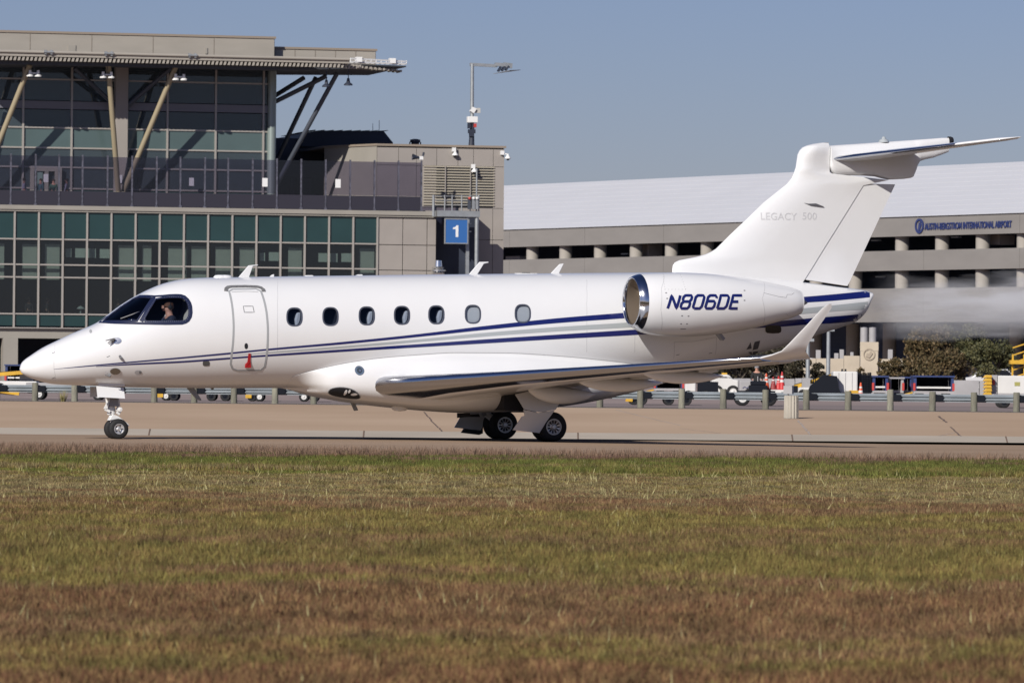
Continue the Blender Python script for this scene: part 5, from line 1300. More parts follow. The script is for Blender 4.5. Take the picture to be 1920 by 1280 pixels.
# main gear
for sgn in (-1, 1):
    yo, yi = sgn * 1.66, sgn * 1.28; yc = sgn * 1.47; cx = gp(1035, 800, -1.66).x; r = .305
    wheel('main_wheel', (cx, yo, r), r, .22, .165, 11, sgn if sgn < 0 else -1); wheel('main_wheel', (cx, yi, r), r, .22, .165, 11, -1)
    MB().tube((cx, yo, r), (cx, yi, r), .05).build('main_axle', m_brake, jet)
    MB().tube((cx, yc, r), (cx - .42, yc, .62), .07, .08, 12).build('trailing_arm', m_white, jet, 40)
    MB().tube((cx - .42, yc, .58), (cx - .18, yc * 1.02, 1.25), .085, .09, 12).build('main_strut', m_white, jet, 40)
    MB().tube((cx - .12, yc, .48), (cx - .05, yc, 1.05), .045, .05, 10).build('shock_absorber', m_brake, jet, 40)
    MB().tube((cx - .30, yc, .72), (cx - .62, sgn * .75, 1.02), .045, .04, 10).build('side_brace', m_brake, jet, 40)
    b = MB(); 
    for (dx, z0, dx2, z2) in ((-.35, .9, -.5, .65), (-.45, .62, -.38, .5), (-.5, .75, -.42, .66)): b.bar((cx + dx, yc - .1, z0), (cx + dx2, yc - .1, z2), .06, .06)
    b.build('gear_fitting', m_lgrey, jet)
yd = -1.84
outer = [(966, 739), (1002, 731), (1037, 741), (1048, 756), (1041, 767.5), (1011, 772.5), (982, 767)]
lower = [(982, 768), (1011, 773.5), (1040.5, 768.5), (1024, 793), (1014, 811.5), (963.8, 806), (979.5, 781), (985, 779)]
def door(poly, y0, y1, nm, tilt=0):
    q_ = [J.P(u, v, y0) for u, v in poly]; zc = max(p.z for p in q_); zl_ = min(p.z for p in q_)
    A_ = [Vector((p.x, y0 + tilt * (zc - p.z), p.z)) for p in q_]; n = len(A_); d_ = Vector((0, .03, 0))
    return MB().add(A_ + [p + d_ for p in A_], [tuple(range(n)), tuple(range(2*n-1, n-1, -1))] + [(i, i+n, (i+1) % n + n, (i+1) % n) for i in range(n)])
for sgn in (1, -1):
    o1 = door(outer, yd, 0, '', -.10).build('main_gear_door', m_jw, jet); o2 = door(lower, yd - .04, 0, '', .16).build('main_gear_lower_door', m_jw, jet)
    if sgn < 0: o1.scale = (1, -1, 1); o2.scale = (1, -1, 1)
# wheel well opening: dark recess panels under the wing
xa, za = J.px(940, 771, -1.2); xb, zb__ = J.px(975, 738, -1.2)
b = MB(); b.box(xa - .05, xa + .62, -1.50, -.55, za + .02, zb__); b.build('wheel_well', m_jdark, jet)
b = MB(); b.box(cx - .75, cx - .15, -.5, .9, bz_(cx) - .035, bz_(cx) + .1); b.build('wheel_bay', m_jdark, jet)
b = MB(); q_ = [J.P(u, v, .55) for u, v in ((857, 774), (880, 774), (880, 781), (857, 783))]; b.prism([(p.x, p.z) for p in q_], .50, .56); b.build('bay_flap', M('door_inner_dark', (.05, .05, .055), .6), jet)
q_ = [J.P(u, v, 1.84) for u, v in ((880, 777), (897, 776), (905, 790), (905, 812), (898, 815), (864.5, 811), (877, 792))]; MB().prism([(p.x, p.z) for p in q_], 1.82, 1.87).build('gear_door_far', M('door_inner_dark'), jet)

# ================================================================ ROADSIDE
m_wood = M('weathered_timber', (.22, .215, .16), .9, col2=(.15, .14, .11), scale=5, stretch=(3, 3, .6), bump=.4)
m_woodl = M('pale_timber', (.30, .29, .22), .9, col2=(.20, .19, .15), scale=5, stretch=(3, 3, .6), bump=.4)
m_rail = M('guardrail_galvanised', (.25, .28, .30), .65, .2, var=.15, scale=1.5, bump=.1)
m_yel = M('safety_yellow', (.62, .36, .03), .5, var=.1, scale=4)
m_org = M('cone_orange', (.70, .10, .03), .5)
m_redp = M('red_paint', (.5, .05, .04), .5)
m_navyc = M('cart_navy', (.025, .045, .14), .5, var=.15, scale=2)
m_whp = M('equipment_white', (.66, .65, .62), .55, var=.05, scale=1.2)
m_gryp = M('equipment_grey', (.36, .35, .35), .6, var=.08, scale=1.5)
m_blk = M('equipment_black', (.014, .016, .022), .85, spec=.08)
GR = 181.0
def at(u, v, y): return FG.P(u, v, y)
def rail_y(x): return GR - .33 * max(-30, min(30, x))
rail = thing('guardrail', (0, GR, Z_RD), 0, 'galvanised steel guardrail on round timber posts along the service road', 'guardrail')
pm = MB().lathe([(0, .115), (.62, .11), (.64, .10), (.64, 0)], (0, 0, 0), (0, 0, 1), 12).mesh('post', m_wood, 50)
pm2 = MB().lathe([(0, .115), (.66, .11), (.68, .10), (.68, 0)], (0, 0, 0), (0, 0, 1), 12).mesh('post', m_woodl, 50)
bm_ = MB().box(.09, .35, -.02, .26, .33, .54).mesh('spacer_block', m_blk)
us = [-116, -38, 38.5, 117, 195, 274, 352, 429.5, 509, 583.5, 660, 738, 815, 892, 970, 1047, 1124, 1199, 1275, 1351, 1428, 1502, 1577.5, 1653, 1728, 1802, 1877, 1952, 2030]
for i, u in enumerate(us):
    x = at(u, 740, GR).x; z = .03 if i in (22, 23) else 0
    link('post', pm2 if i % 5 == 3 else pm, rail, (x, rail_y(x) - GR, 0), (0, random.uniform(-.015, .015), random.uniform(0, 6)), (1, 1, 1 + random.uniform(-.03, .05)))
    link('spacer_block', bm_, rail, (x, rail_y(x) - GR, 0))
W_ = [(.0, .30), (.0, .33), (-.07, .365), (-.07, .39), (.0, .42), (.0, .44), (-.07, .475), (-.07, .50), (.0, .535), (.0, .56)]
xs = [at(u, 740, GR).x for u in us]
for i in range(0, len(xs) - 3, 3):
    a, c = xs[i] + .2, xs[min(i+3, len(xs)-1)] + .26
    b = MB(); b.loft([[(x, rail_y(x) - GR + .24 + dy, z) for dy, z in W_] + [(x, rail_y(x) - GR + .25 + dy, z) for dy, z in W_[::-1]] for x in (a, c)]); b.build('rail', m_rail, rail)
# fluted concrete bollard with a small grey junction box behind it
pb_ = on_bank(1483.5, 784.5)
bo = thing('concrete_bollard', pb_, 0, 'short fluted concrete bollard standing on the tan embankment', 'bollard')
b = MB(); nfl = 14; rings = []
for z, k in ((-.05, 1), (.70, .95), (.72, .90)):
    rings.append([((.225 + (.012 if j % 4 < 2 else -.012)) * k * math.cos(2*math.pi*j/(nfl*4)), (.225 + (.012 if j % 4 < 2 else -.012)) * k * math.sin(2*math.pi*j/(nfl*4)), z) for j in range(nfl*4)])
b.loft(rings).build('shaft', M('bollard_concrete', (.40, .37, .31), .85, var=.12, scale=6, stretch=(1, 1, .3), bump=.2), bo, 30)
MB().loft([[(.26*math.cos(t), .26*math.sin(t), z) for t in [2*math.pi*i/24 for i in range(24)]] for z in (-.04, .012)]).build('collar', m_grav, bo)
jb = at(1478, 741, 176.3)
o = thing('junction_box', (jb.x, 176.3, Z_RD), rad(-20), 'small grey box on a stem just behind the concrete bollard', 'junction box')
MB().tube((0, 0, 0), (0, 0, jb.z - Z_RD + .1), .03).build('stem', m_gryp, o); MB().box(-.14, .16, -.1, .1, jb.z - Z_RD + .05, jb.z - Z_RD + .32).build('box', m_gryp, o)
# tuft of dry weed at a guardrail post
def weed(u, v, y, z, h, label):
    p = at(u, v, y); b = MB()
    for i in range(90):
        a = random.uniform(0, 6.28); r = random.uniform(0, .09); hh = h * random.uniform(.4, 1.1); q_ = Vector((r*math.cos(a), r*math.sin(a), 0)); l = Vector((math.cos(a), math.sin(a), 0)) * hh * random.uniform(.1, .5)
        s = Vector((-math.sin(a), math.cos(a), 0)) * .012; b.add([q_ - s, q_ + s, q_ + l + Vector((0, 0, hh))], [(0, 1, 2)])
    o = b.build('weed_tuft', M('dry_weed', (.30, .26, .10), .9, var=.3, scale=8)); o.location = (p.x, y, z); return tag(o, label, 'weed')
weed(118, 760, 184.8, Z_RD - .04, .45, 'dry weed tuft at the foot of a guardrail post left of the nose gear')

# ---------------------------------------------------------------- ground equipment behind the rail
def wheel_s(b_parent, x, y, r, w_, hub=m_whp):
    o = MB().lathe([(-w_/2, r*.55), (-w_/2, r*.9), (-w_*.3, r), (w_*.3, r), (w_/2, r*.9), (w_/2, r*.55)], (x, y, r), (0, 1, 0), 20).build('wheel', m_tyre, b_parent, 50)
    MB().lathe([(-w_*.45, r*.56), (-w_*.4, r*.3), (-w_*.55, r*.2), (-w_*.55, 0)], (x, y, r), (0, 1, 0), 16).build('wheel_hub', hub, o, 50); return o
def dolly(u0, u1, y, label, wheels, rw=.17, deck=(.38, .46), hitch=None, deckc=m_gryp, hubs=m_whp, group=None, hub_dark=()):
    a, c = at(u0, 740, y).x, at(u1, 740, y).x; xm = (a + c) / 2
    o = thing('baggage_dolly', (xm, y, Z_RD), 0, label, 'dolly', group)
    MB().box(a - xm, c - xm, -.7, .7, deck[0], deck[1]).build('deck', deckc, o)
    b = MB(); b.box(a - xm + .1, c - xm - .1, -.55, -.47, deck[0] - .09, deck[0] - .003); b.box(a - xm + .1, c - xm - .1, .47, .55, deck[0] - .09, deck[0] - .003); b.build('chassis', m_blk, o)
    for k, u in enumerate(wheels):
        x = at(u, 740, y).x - xm
        for s in (-.62, .62): wheel_s(o, x, s, rw, .12, m_blk if k in hub_dark else hubs)
        MB().tube((x, -.6, rw), (x, .6, rw), .03).build('axle', m_blk, o)
    if hitch:
        x = at(hitch, 740, y).x - xm; x2 = a - xm if x < a - xm else c - xm
        b = MB(); b.bar((x2, 0, deck[0] - .05), (x, 0, .12), .07, .07); b.build('tow_bar', m_yel, o); MB().box(min(x, x2) - .0, min(x, x2) + .22, -.72, -.6, .12, .42).build('bumper', m_yel, o)
    return o
dolly(52, 196, 193, 'long flat grey baggage trailer behind the guardrail under the jet nose', [76, 186], .2, (.44, .62))
dolly(300, 338, 194, 'yellow nosed low dolly, first right of the nose gear', [313, 328], .17, hitch=297, hub_dark=(1,))
dolly(385, 436, 194, 'black low dolly between the two yellow nosed dollies', [398, 424], .18, deckc=m_blk, hub_dark=(0, 1))
dolly(466, 506, 194, 'yellow nosed low dolly left of the jet belly fairing', [474, 488], .17, hitch=462, hub_dark=(0,))
dolly(560, 600, 194, 'low dolly with a white wheel hub half hidden by the jet belly', [571, 590], .18, hub_dark=(1,))
dolly(1178, 1296, 193, 'dark flat dolly with a yellow hitch behind the guardrail right of the main wheels', [1188, 1203, 1253, 1286], .2, (.40, .50), hitch=1174, deckc=m_blk, hub_dark=(0, 1, 2, 3))
dolly(1383, 1452, 193, 'dark trailer on tall wheels just left of the concrete bollard', [1391, 1441], .27, (.46, .55), deckc=m_blk, hub_dark=(1,))
dolly(1868, 1950, 193, 'dark low trailer cut off by the right edge of the photo', [1880, 1935], .22, (.34, .52), deckc=m_gryp, hub_dark=(0, 1))

def box_thing(name, u0, u1, v0, y, depth, label, cat, mt, parts=None, base=.25, group=None):
    a, c = at(u0, 720, y).x, at(u1, 720, y).x; zt_ = at((u0+u1)/2, v0, y).z - Z_RD; xm = (a + c) / 2; w_ = c - a
    o = thing(name, (xm, y, Z_RD), 0, label, cat, group)
    return o, w_, zt_
YE = 236.0
def cart(u0, u1, v0, y, label, mt=m_navyc, side=m_navyc, open_=True, group='navy covered baggage carts'):
    o, w_, h = box_thing('baggage_cart', u0, u1, v0, y, 1.6, label, 'baggage cart', mt, group=group); b0_ = .42
    MB().box(-w_/2, w_/2, -.75, .75, b0_ - .1, b0_).build('deck', m_gryp, o)
    MB().box(-w_/2 - .04, w_/2 + .04, -.8, .8, h - .07, h).build('roof', mt, o)
    for s in (-1, 1): MB().box(s*w_/2 - (.12 if s > 0 else 0), s*w_/2 + (.12 if s < 0 else 0), -.72, .72, b0_ + .003, h - .073).build('end_panel', side, o)
    MB().box(-w_/2 + .13, w_/2 - .13, .66, .70, b0_ + .003, h - .073).build('back_curtain', m_blk, o)
    if open_: MB().box(-w_/2 + .13, w_/2 - .13, -.72, -.68, b0_ + .12, b0_ + .2).build('guard_bar', m_whp, o)
    for x in (-w_/2 + .3, w_/2 - .3):
        for s in (-.6, .6): wheel_s(o, x, s, .19, .13, m_blk)
    for s in (-1, 1): MB().box(s*(w_/2 - .02) - .05, s*(w_/2 - .02) + .05, -.76, -.735, b0_ + .02, b0_ + .35).build('reflector', m_redp, o)
    MB().bar((-w_/2, 0, .35), (-w_/2 - .6, 0, .2), .07, .06).build('tow_bar', m_yel, o)
    return o
cart(1634, 1663, 704, YE, 'narrow navy baggage cart between the black cage and the grey curtained cart')
cart(1664, 1692, 707, YE + 1, 'grey curtained baggage cart left of the wide navy cart', m_gryp, m_gryp, False)
cart(1711, 1786, 704, YE - 1, 'wide open navy baggage cart with a white guard bar, behind the right guardrail')
cart(1690, 1709, 706, YE + 2, 'short navy cart end tucked between the grey cart and the wide navy cart', open_=False)
cart(12, 52, 683, 262, 'navy baggage cart under the terminal at the left edge of the photo')
cart(1226, 1281, 710, YE + 4, 'dark navy baggage cart showing just below the wing flap fairing', open_=False)
# cargo container and wire cage
o, w_, h = box_thing('cargo_container', 1560, 1606, 696, YE, 1.6, 'large plain white cargo container in the middle of the parked equipment', 'cargo container', None)
bevel(MB().box(-w_/2, w_/2, -.8, .8, .3, h).build('container_body', m_whp, o), .06); MB().box(-w_/2 + .1, w_/2 - .1, -.6, .6, .15, .297).build('base_frame', m_gryp, o)
MB().box(w_/2 - .38, w_/2 + .03, -.86, -.803, .2, .42).build('yellow_plate', m_yel, o)
for x in (-.3, .0, .3): MB().box(x - .012, x + .012, -.815, -.80, .35, h - .05).build('panel_seam', m_gryp, o)
for x in (-.35, .35):
    for s in (-.6, .6): wheel_s(o, x, s, .15, .1, m_blk)
for x in (-.1, .05): MB().lathe([(0, .05), (.1, .04), (.11, 0)], (x, 0, h), (0, 0, 1), 10).build('roof_lamp', m_blk, o)
o, w_, h = box_thing('wire_cage', 1609, 1632, 698, YE, 1.4, 'tall black wire cage beside the white cargo container', 'cage', None)
for x in (-w_/2 + .03, w_/2 - .03):
    for y in (-.55, .55): MB().box(x - .03, x + .03, y - .03, y + .03, .02, h).build('post', m_blk, o)
b = MB()
for i in range(10):
    z = .25 + (h - .3) * i / 9; b.box(-w_/2, w_/2, -.565, -.55, z - .02, z + .02); b.box(-w_/2, w_/2, .55, .565, z - .02, z + .02)
for i in range(5):
    x = -w_/2 + w_ * (i + .5) / 5; b.box(x - .012, x + .012, -.58, -.566, .2, h)
b.build('wire_mesh', m_blk, o); MB().box(-w_/2, w_/2, -.5, .5, .2, h - .1).build('dark_load', m_blk, o)
# ground power unit at the right edge
o, w_, h = box_thing('ground_power_unit', 1868, 1940, 704, YE - 2, 1.8, 'big white ground power unit at the right edge behind the guardrail', 'power unit', None)
bevel(MB().box(-w_/2, w_/2, -.8, .8, .32, h).build('cabinet', m_whp, o), .05); MB().box(-w_/2 - .48, -w_/2 - .02, -.7, .7, .32, h + .02).build('control_cabinet', m_gryp, o)
MB().box(-w_/2 - .24, -w_/2 - .12, -.74, -.70, h - .42, h - .2).build('fire_extinguisher', m_redp, o); MB().box(-.12, .12, -.815, -.803, h - .45, h - .28).build('yellow_decal', M('decal_olive', (.35, .33, .10), .6), o)
for x in (-.7, .7):
    for s in (-.6, .6): wheel_s(o, x, s, .2, .14, m_blk)
o = thing('wheel_chock_stack', (at(1851, 740, YE - 3).x, YE - 3, Z_RD), 0, 'stack of bright yellow chocks left of the white power unit', 'chock stack')
for i in range(6):
    zz_ = .28 + i * .15; bevel(MB().prism([(-.2, zz_), (.2, zz_), (.16 + .02 * (i % 2), zz_ + .13), (-.12 + .03 * (i % 2), zz_ + .13)], -.2, .2).build('chock', m_yel, o), .02)
MB().box(-.25, .25, -.25, .25, .0, .28).build('stand', m_blk, o)
# yellow lift mast far right
o = thing('boom_lift', (at(1909, 740, 270).x, 270, Z_RD), 0, 'yellow boom lift frame at the right edge above the power unit', 'boom lift')
z1 = at(1909, 664, 270).z - Z_RD; b = MB()
for x in (-.32, .32): b.bar((x, 0, .4), (x * .9, 0, z1), .09, .09)
for i in range(5): b.bar((-.3, 0, 1 + i * .38), (.3, 0, 1.2 + i * .38), .06, .06)
b.build('lift_mast', m_yel, o); MB().box(-.7, .9, -.5, .5, .45, 1.0).build('lift_base', m_yel, o); MB().box(-.45, .25, -.4, .4, z1 - .5, z1 - .3).build('platform', m_yel, o)
for x in (-.5, .6): wheel_s(o, x, -.5, .35, .2, m_blk); wheel_s(o, x, .5, .35, .2, m_blk)
# belt loaders
def belt_loader(u0, u1, y, label, flip=1, hi=1.05, lo=.55):
    a, c = at(u0, 720, y).x, at(u1, 720, y).x; xm = (a+c)/2; w_ = c - a
    o = thing('belt_loader', (xm, y, Z_RD), 0 if flip > 0 else math.pi, label, 'belt loader')
    MB().bar((-w_/2, -.15, hi), (w_/2, -.15, lo), .7, .16).build('conveyor', m_yel, o); MB().bar((-w_/2, -.15, hi + .09), (w_/2, -.15, lo + .09), .5, .03).build('belt', m_blk, o)
    bevel(MB().box(-w_*.3, w_*.42, -.6, .6, .25, .52).build('chassis', m_whp, o), .04); MB().box(w_*.1, w_*.32, .15, .55, .52, .95).build('driver_seat', m_gryp, o)
    MB().tube((w_*.02, .35, .5), (-.0, .35, 1.0), .025).build('steering_column', m_blk, o)
    for x in (-w_*.2, w_*.3):
        for s in (-.58, .58): wheel_s(o, x, s, .22, .15, m_blk)
    return o
belt_loader(1490, 1560, YE + 2, 'yellow belt loader with raised conveyor left of the white cargo container', -1)
belt_loader(-30, 80, 232, 'long yellow belt loader at the left edge under the terminal', 1, .75, .98)
o = thing('tarped_conveyor', (at(1545, 740, YE - 1).x, YE - 1, Z_RD), 0, 'black covered conveyor sloping up beside the yellow belt loader', 'conveyor')
MB().prism([(-.75, .25), (.75, .25), (.62, .55), (.55, 1.05), (-.02, 1.1), (-.6, .62)], -.4, .4).build('cover', m_blk, o); MB().box(-1.0, .9, -.5, .5, .14, .247).build('chassis', m_whp, o)
for x in (-.6, .6): wheel_s(o, x, -.45, .16, .12, m_blk); wheel_s(o, x, .45, .16, .12, m_blk)
o = thing('baggage_tug_low', (at(12, 744, 205).x, 205, Z_RD), 0, 'low yellow tow bar assembly behind the guardrail at the far left', 'tow bar')
b = MB(); b.bar((-1, 0, .35), (.5, 0, .14), .2, .14); b.bar((-.8, 0, .22), (.3, .2, .12), .15, .1); b.build('tow_bar', m_yel, o); wheel_s(o, -.4, -.2, .14, .1); 
# pickup and grey box between
o, w_, h = box_thing('pickup_truck', 1333, 1383, 702, YE + 3, 1.8, 'white service pickup seen behind the wingtip', 'pickup', None)
prof = [(-w_/2, .35), (w_/2, .35), (w_/2, .82), (w_*.30, .86), (w_*.18, h - .05), (w_*.10, h), (-w_*.22, h), (-w_*.32, h - .08), (-w_*.36, .88), (-w_/2, .85)]
bevel(MB().prism(prof, -.85, .85).build('body', m_whp, o), .05); 
b = MB(); b.prism([(w_*.14, .93), (w_*.25, .93), (w_*.15, h - .12), (w_*.09, h - .1)], -.87, -.85); b.prism([(-w_*.26, .93), (w_*.11, .93), (w_*.06, h - .1), (-.20*w_, h - .1)], -.87, -.852); b.build('window', m_blk, o)
for x in (-w_*.3, w_*.3):
    for s in (-.78, .78): wheel_s(o, x, s, .3, .2)
MB().box(-.12, .12, -.1, .1, h, h + .08).build('roof_beacon', m_yel, o)
o, w_, h = box_thing('lavatory_cart', 1385, 1413, 713, YE, 1.3, 'light grey tank cart with a small blue mark, left of the seated driver', 'tank cart', None)
bevel(MB().box(-w_/2, w_/2, -.6, .6, .3, h).build('tank', m_gryp, o), .06); b = MB()
for i in range(4): b.bar((-.18 + i*.09, -.61, h - .35 + .07 * (i % 2)), (-.09 + i*.09, -.61, h - .28 - .07 * (i % 2)), .02, .025)
b.build('blue_scribble', M('stripe_blue'), o)
for x in (-.25, .25): wheel_s(o, x, -.5, .18, .12, m_blk); wheel_s(o, x, .5, .18, .12, m_blk)
o, w_, h = box_thing('water_tank_cart', 1284, 1304, 714, YE - 1, 1.2, 'small white tank cart left of the pickup', 'tank cart', None)
bevel(MB().box(-w_/2, w_/2, -.5, .5, .3, h).build('tank', m_whp, o), .05); MB().box(w_/2 + .1, w_/2 + 1.0, -.4, .4, .25, .75).build('engine_housing', m_blk, o)
for x in (-.1, .7): wheel_s(o, x, -.5, .18, .12, m_blk); wheel_s(o, x, .5, .18, .12, m_blk)
# low white trailer that carries cones
xt0, xt1 = at(1434, 740, YE).x, at(1474, 740, YE).x
o = thing('cone_trailer', ((xt0 + xt1)/2, YE, Z_RD), 0, 'low white trailer carrying traffic cones', 'trailer')
w_ = xt1 - xt0; MB().box(-w_/2, w_/2, -.5, .5, .28, .42).build('deck', m_whp, o); MB().box(w_/2 + .02, w_/2 + .5, -.4, .4, .2, .6).build('engine_housing', m_blk, o)
for x in (-.3, .3): wheel_s(o, x, -.5, .16, .12, m_blk); wheel_s(o, x, .5, .16, .12, m_blk)
def cone(u, v_top, y, zb__, label, mt=m_org):
    p = at(u, v_top, y); h = p.z - zb__; o = thing('traffic_cone', (p.x, y, zb__), 0, label, 'traffic cone', 'traffic cones by the parked equipment')
    MB().box(-.19, .19, -.19, .19, 0, .04).build('base', mt, o); MB().lathe([(.04, .15), (h, .03), (h + .01, 0)], (0, 0, 0), (0, 0, 1), 16).build('cone_body', mt, o, 60)
    for a, c in ((.42, .56), (.68, .78)): MB().lathe([(h*a, .15 - .12*a + .004), (h*c, .15 - .12*c + .004)], (0, 0, 0), (0, 0, 1), 16).build('reflective_band', m_whp, o, 60)
cone(1437, 700, YE, Z_RD + .42, 'orange and white cone standing at the left end of the low white trailer')
cone(1450, 706, YE + .2, Z_RD + .42, 'dark red cone in the middle of the low white trailer', M('cone_dark_red', (.28, .04, .04), .6))
cone(1460, 705, YE + .3, Z_RD + .42, 'red cone left of the tall red cone on the trailer', M('cone_red', (.55, .04, .04), .5))
cone(1466.5, 697, YE - .1, Z_RD + .42, 'tall red and white cone at the right end of the low white trailer', M('cone_red', (.55, .04, .04), .5))
cone(1614, 717, YE - 3, Z_RD, 'single orange cone on the ground in front of the black wire cage')
# long low concrete wall behind the equipment
wl = thing('concrete_barrier_wall', (at(1640, 740, 262).x, 262, Z_RD), 0, 'long low grey concrete wall behind the parked equipment', 'wall')
x = at(1375, 740, 262).x - wl.location.x; xe2 = at(1960, 740, 262).x - wl.location.x; hW = at(1640, 711, 262).z - Z_RD
while x < xe2:
    MB().box(x + .02, x + 3.03, 0, .3, 0, hW + random.uniform(-.02, .02)).build('wall_panel', m_gryp, wl); x += 3.05

# ---------------------------------------------------------------- far objects on the right
m_lime = M('limestone', (.50, .43, .33), .85, var=.08, scale=1.0, bump=.1)
YT = 320.0
lp = thing('limestone_monument', (at(1630, 700, YT).x, YT, Z_RD), rad(-6), 'pale limestone pylon with a round carved emblem beside a low wall', 'monument')
h = at(1630, 641, YT).z - Z_RD; hw = .53
MB().box(-hw, hw, -.5, .5, 0, h - .55).build('shaft', m_lime, lp)
for (a, c) in ((h - .547, h - .002),): pass
z = 0; 
MB().box(-hw - .02, hw + .02, -.52, .52, h - .54, h).build('cap_block', m_lime, lp)
MB().loft([[(.36 * k * math.cos(t), y, h - .75 + .36 * k * math.sin(t)) for t in [2*math.pi*i/24 for i in range(24)]] for k, y in ((1, -.50), (1, -.56), (.82, -.56), (.82, -.51))], True, False).build('emblem_ring', M('limestone_shade', (.36, .30, .23), .9), lp)
b = MB(); b.prism([(-.2, h - .9), (.02, h - .98), (.22, h - .7), (.1, h - .52), (-.02, h - .72), (-.14, h - .66)], -.56, -.51); b.build('emblem', M('limestone_shade'), lp)
wl2 = thing('limestone_wall', (at(1565, 700, YT + 4).x, YT + 4, Z_RD), 0, 'low pale limestone wall stepping up toward the monument', 'wall')
x0_ = wl2.location.x; hh = at(1565, 672, YT + 4).z - Z_RD
xx = [at(u, 700, YT + 4).x - x0_ for u in (1505, 1530, 1556, 1582, 1612)]
for i in range(4):
    for k in range(2): MB().box(xx[i] + .01, xx[i+1] - .01, 0, .5, hh/2*k + .01, hh/2*(k+1) + (.18 if i == 3 and k else 0)).build('stone_block', m_lime, wl2)
xx = [at(u, 700, YT + 4).x - x0_ for u in (1650, 1672, 1696)]
for i in range(2): MB().box(xx[i] + .01, xx[i+1] - .01, 0, .5, 0, hh).build('stone_block', m_lime, wl2)
for i, u in enumerate((1620, 1636)):
    p = at(u, 640, YT + 20); o = thing('concrete_pier', (p.x, YT + 20, Z_RD), 0, ('left' if i == 0 else 'right') + ' one of two pale piers rising behind the limestone monument', 'pier', 'pale piers behind the monument')
    MB().lathe([(0, .24), (at(u, 614, YT + 20).z - Z_RD, .24), (at(u, 613, YT + 20).z - Z_RD, 0)], (0, 0, 0), (0, 0, 1), 16).build('pier_shaft', m_gryp, o, 50)
def street_lamp(u, vt, y, label, r=.12):
    p = at(u, vt, y); h = p.z - Z_RD; o = thing('lamp_post', (p.x, y, Z_RD), 0, label, 'lamp post', 'grey lamp posts behind the jet tail')
    MB().tube((0, 0, 0), (.0, 0, h), r, r * .8, 14).build('pole', m_galv, o, 50); MB().box(-.12, .3, -.12, .12, h, h + .14).build('lamp_head', m_galv, o); MB().lathe([(0, r*1.6), (.25, r*1.6), (.3, r)], (0, 0, 0), (0, 0, 1), 14).build('base', m_galv, o, 50)
street_lamp(1515, 640, 268, 'grey lamp post just right of the winglet'); street_lamp(1553.5, 621, 272, 'taller grey lamp post rising under the jet tail cone')
# round service columns and parked cars glimpsed in the garage ground floor
for i, (u, w_, v0) in enumerate(((1534, 9, 656), (1568, 8, 662), (1578, 8, 655), (1669, 9, 655), (1597, 6, 660))):
    p = at(u, 690, 345); o = thing('bollard_post', (p.x, 345, Z_RD), 0, ['pale post left of the taller lamp post', 'short pale post right of the taller lamp post', 'pale post two places right of the taller lamp post', 'pale post right of the limestone monument', 'slim pale post left of the monument'][i], 'post')
    hh = at(u, v0, 345).z - Z_RD; ww = w_ / F * 345 / 2; bevel(MB().box(-ww, ww, -.15, .15, 0, hh).build('post_body', m_gryp, o), .03)
def parked_car(u, y, label, col_, L=4.4, hgt=1.45):
    p = at(u, 700, y); o = thing('parked_car', (p.x, y, Z_RD), 0, label, 'car', 'cars parked in the garage shade'); m_ = M('car_' + col_[0], col_[1], .3, coat=.8)
    bevel(MB().prism([(-L/2, .3), (L/2, .3), (L/2, .72), (L*.28, .85), (L*.14, hgt), (-L*.22, hgt), (-L*.40, .92), (-L/2, .86)], -.85, .85).build('body', m_, o), .08)
    b = MB(); b.prism([(L*.25, .88), (L*.13, hgt - .08), (-L*.20, hgt - .08), (-L*.35, .92)], -.87, -.84); b.build('window', m_blk, o)
    for x in (-L*.31, L*.31): wheel_s(o, x, -.78, .31, .2); wheel_s(o, x, .78, .31, .2)
parked_car(1700, 352, 'dark blue car glimpsed behind the shrubs', ('blue', (.03, .05, .12))); parked_car(1870, 350, 'white car half hidden by trees at the right', ('white', (.6, .6, .6))); parked_car(1480, 352, 'grey car seen under the wing tip behind the bush', ('grey', (.2, .2, .21)))

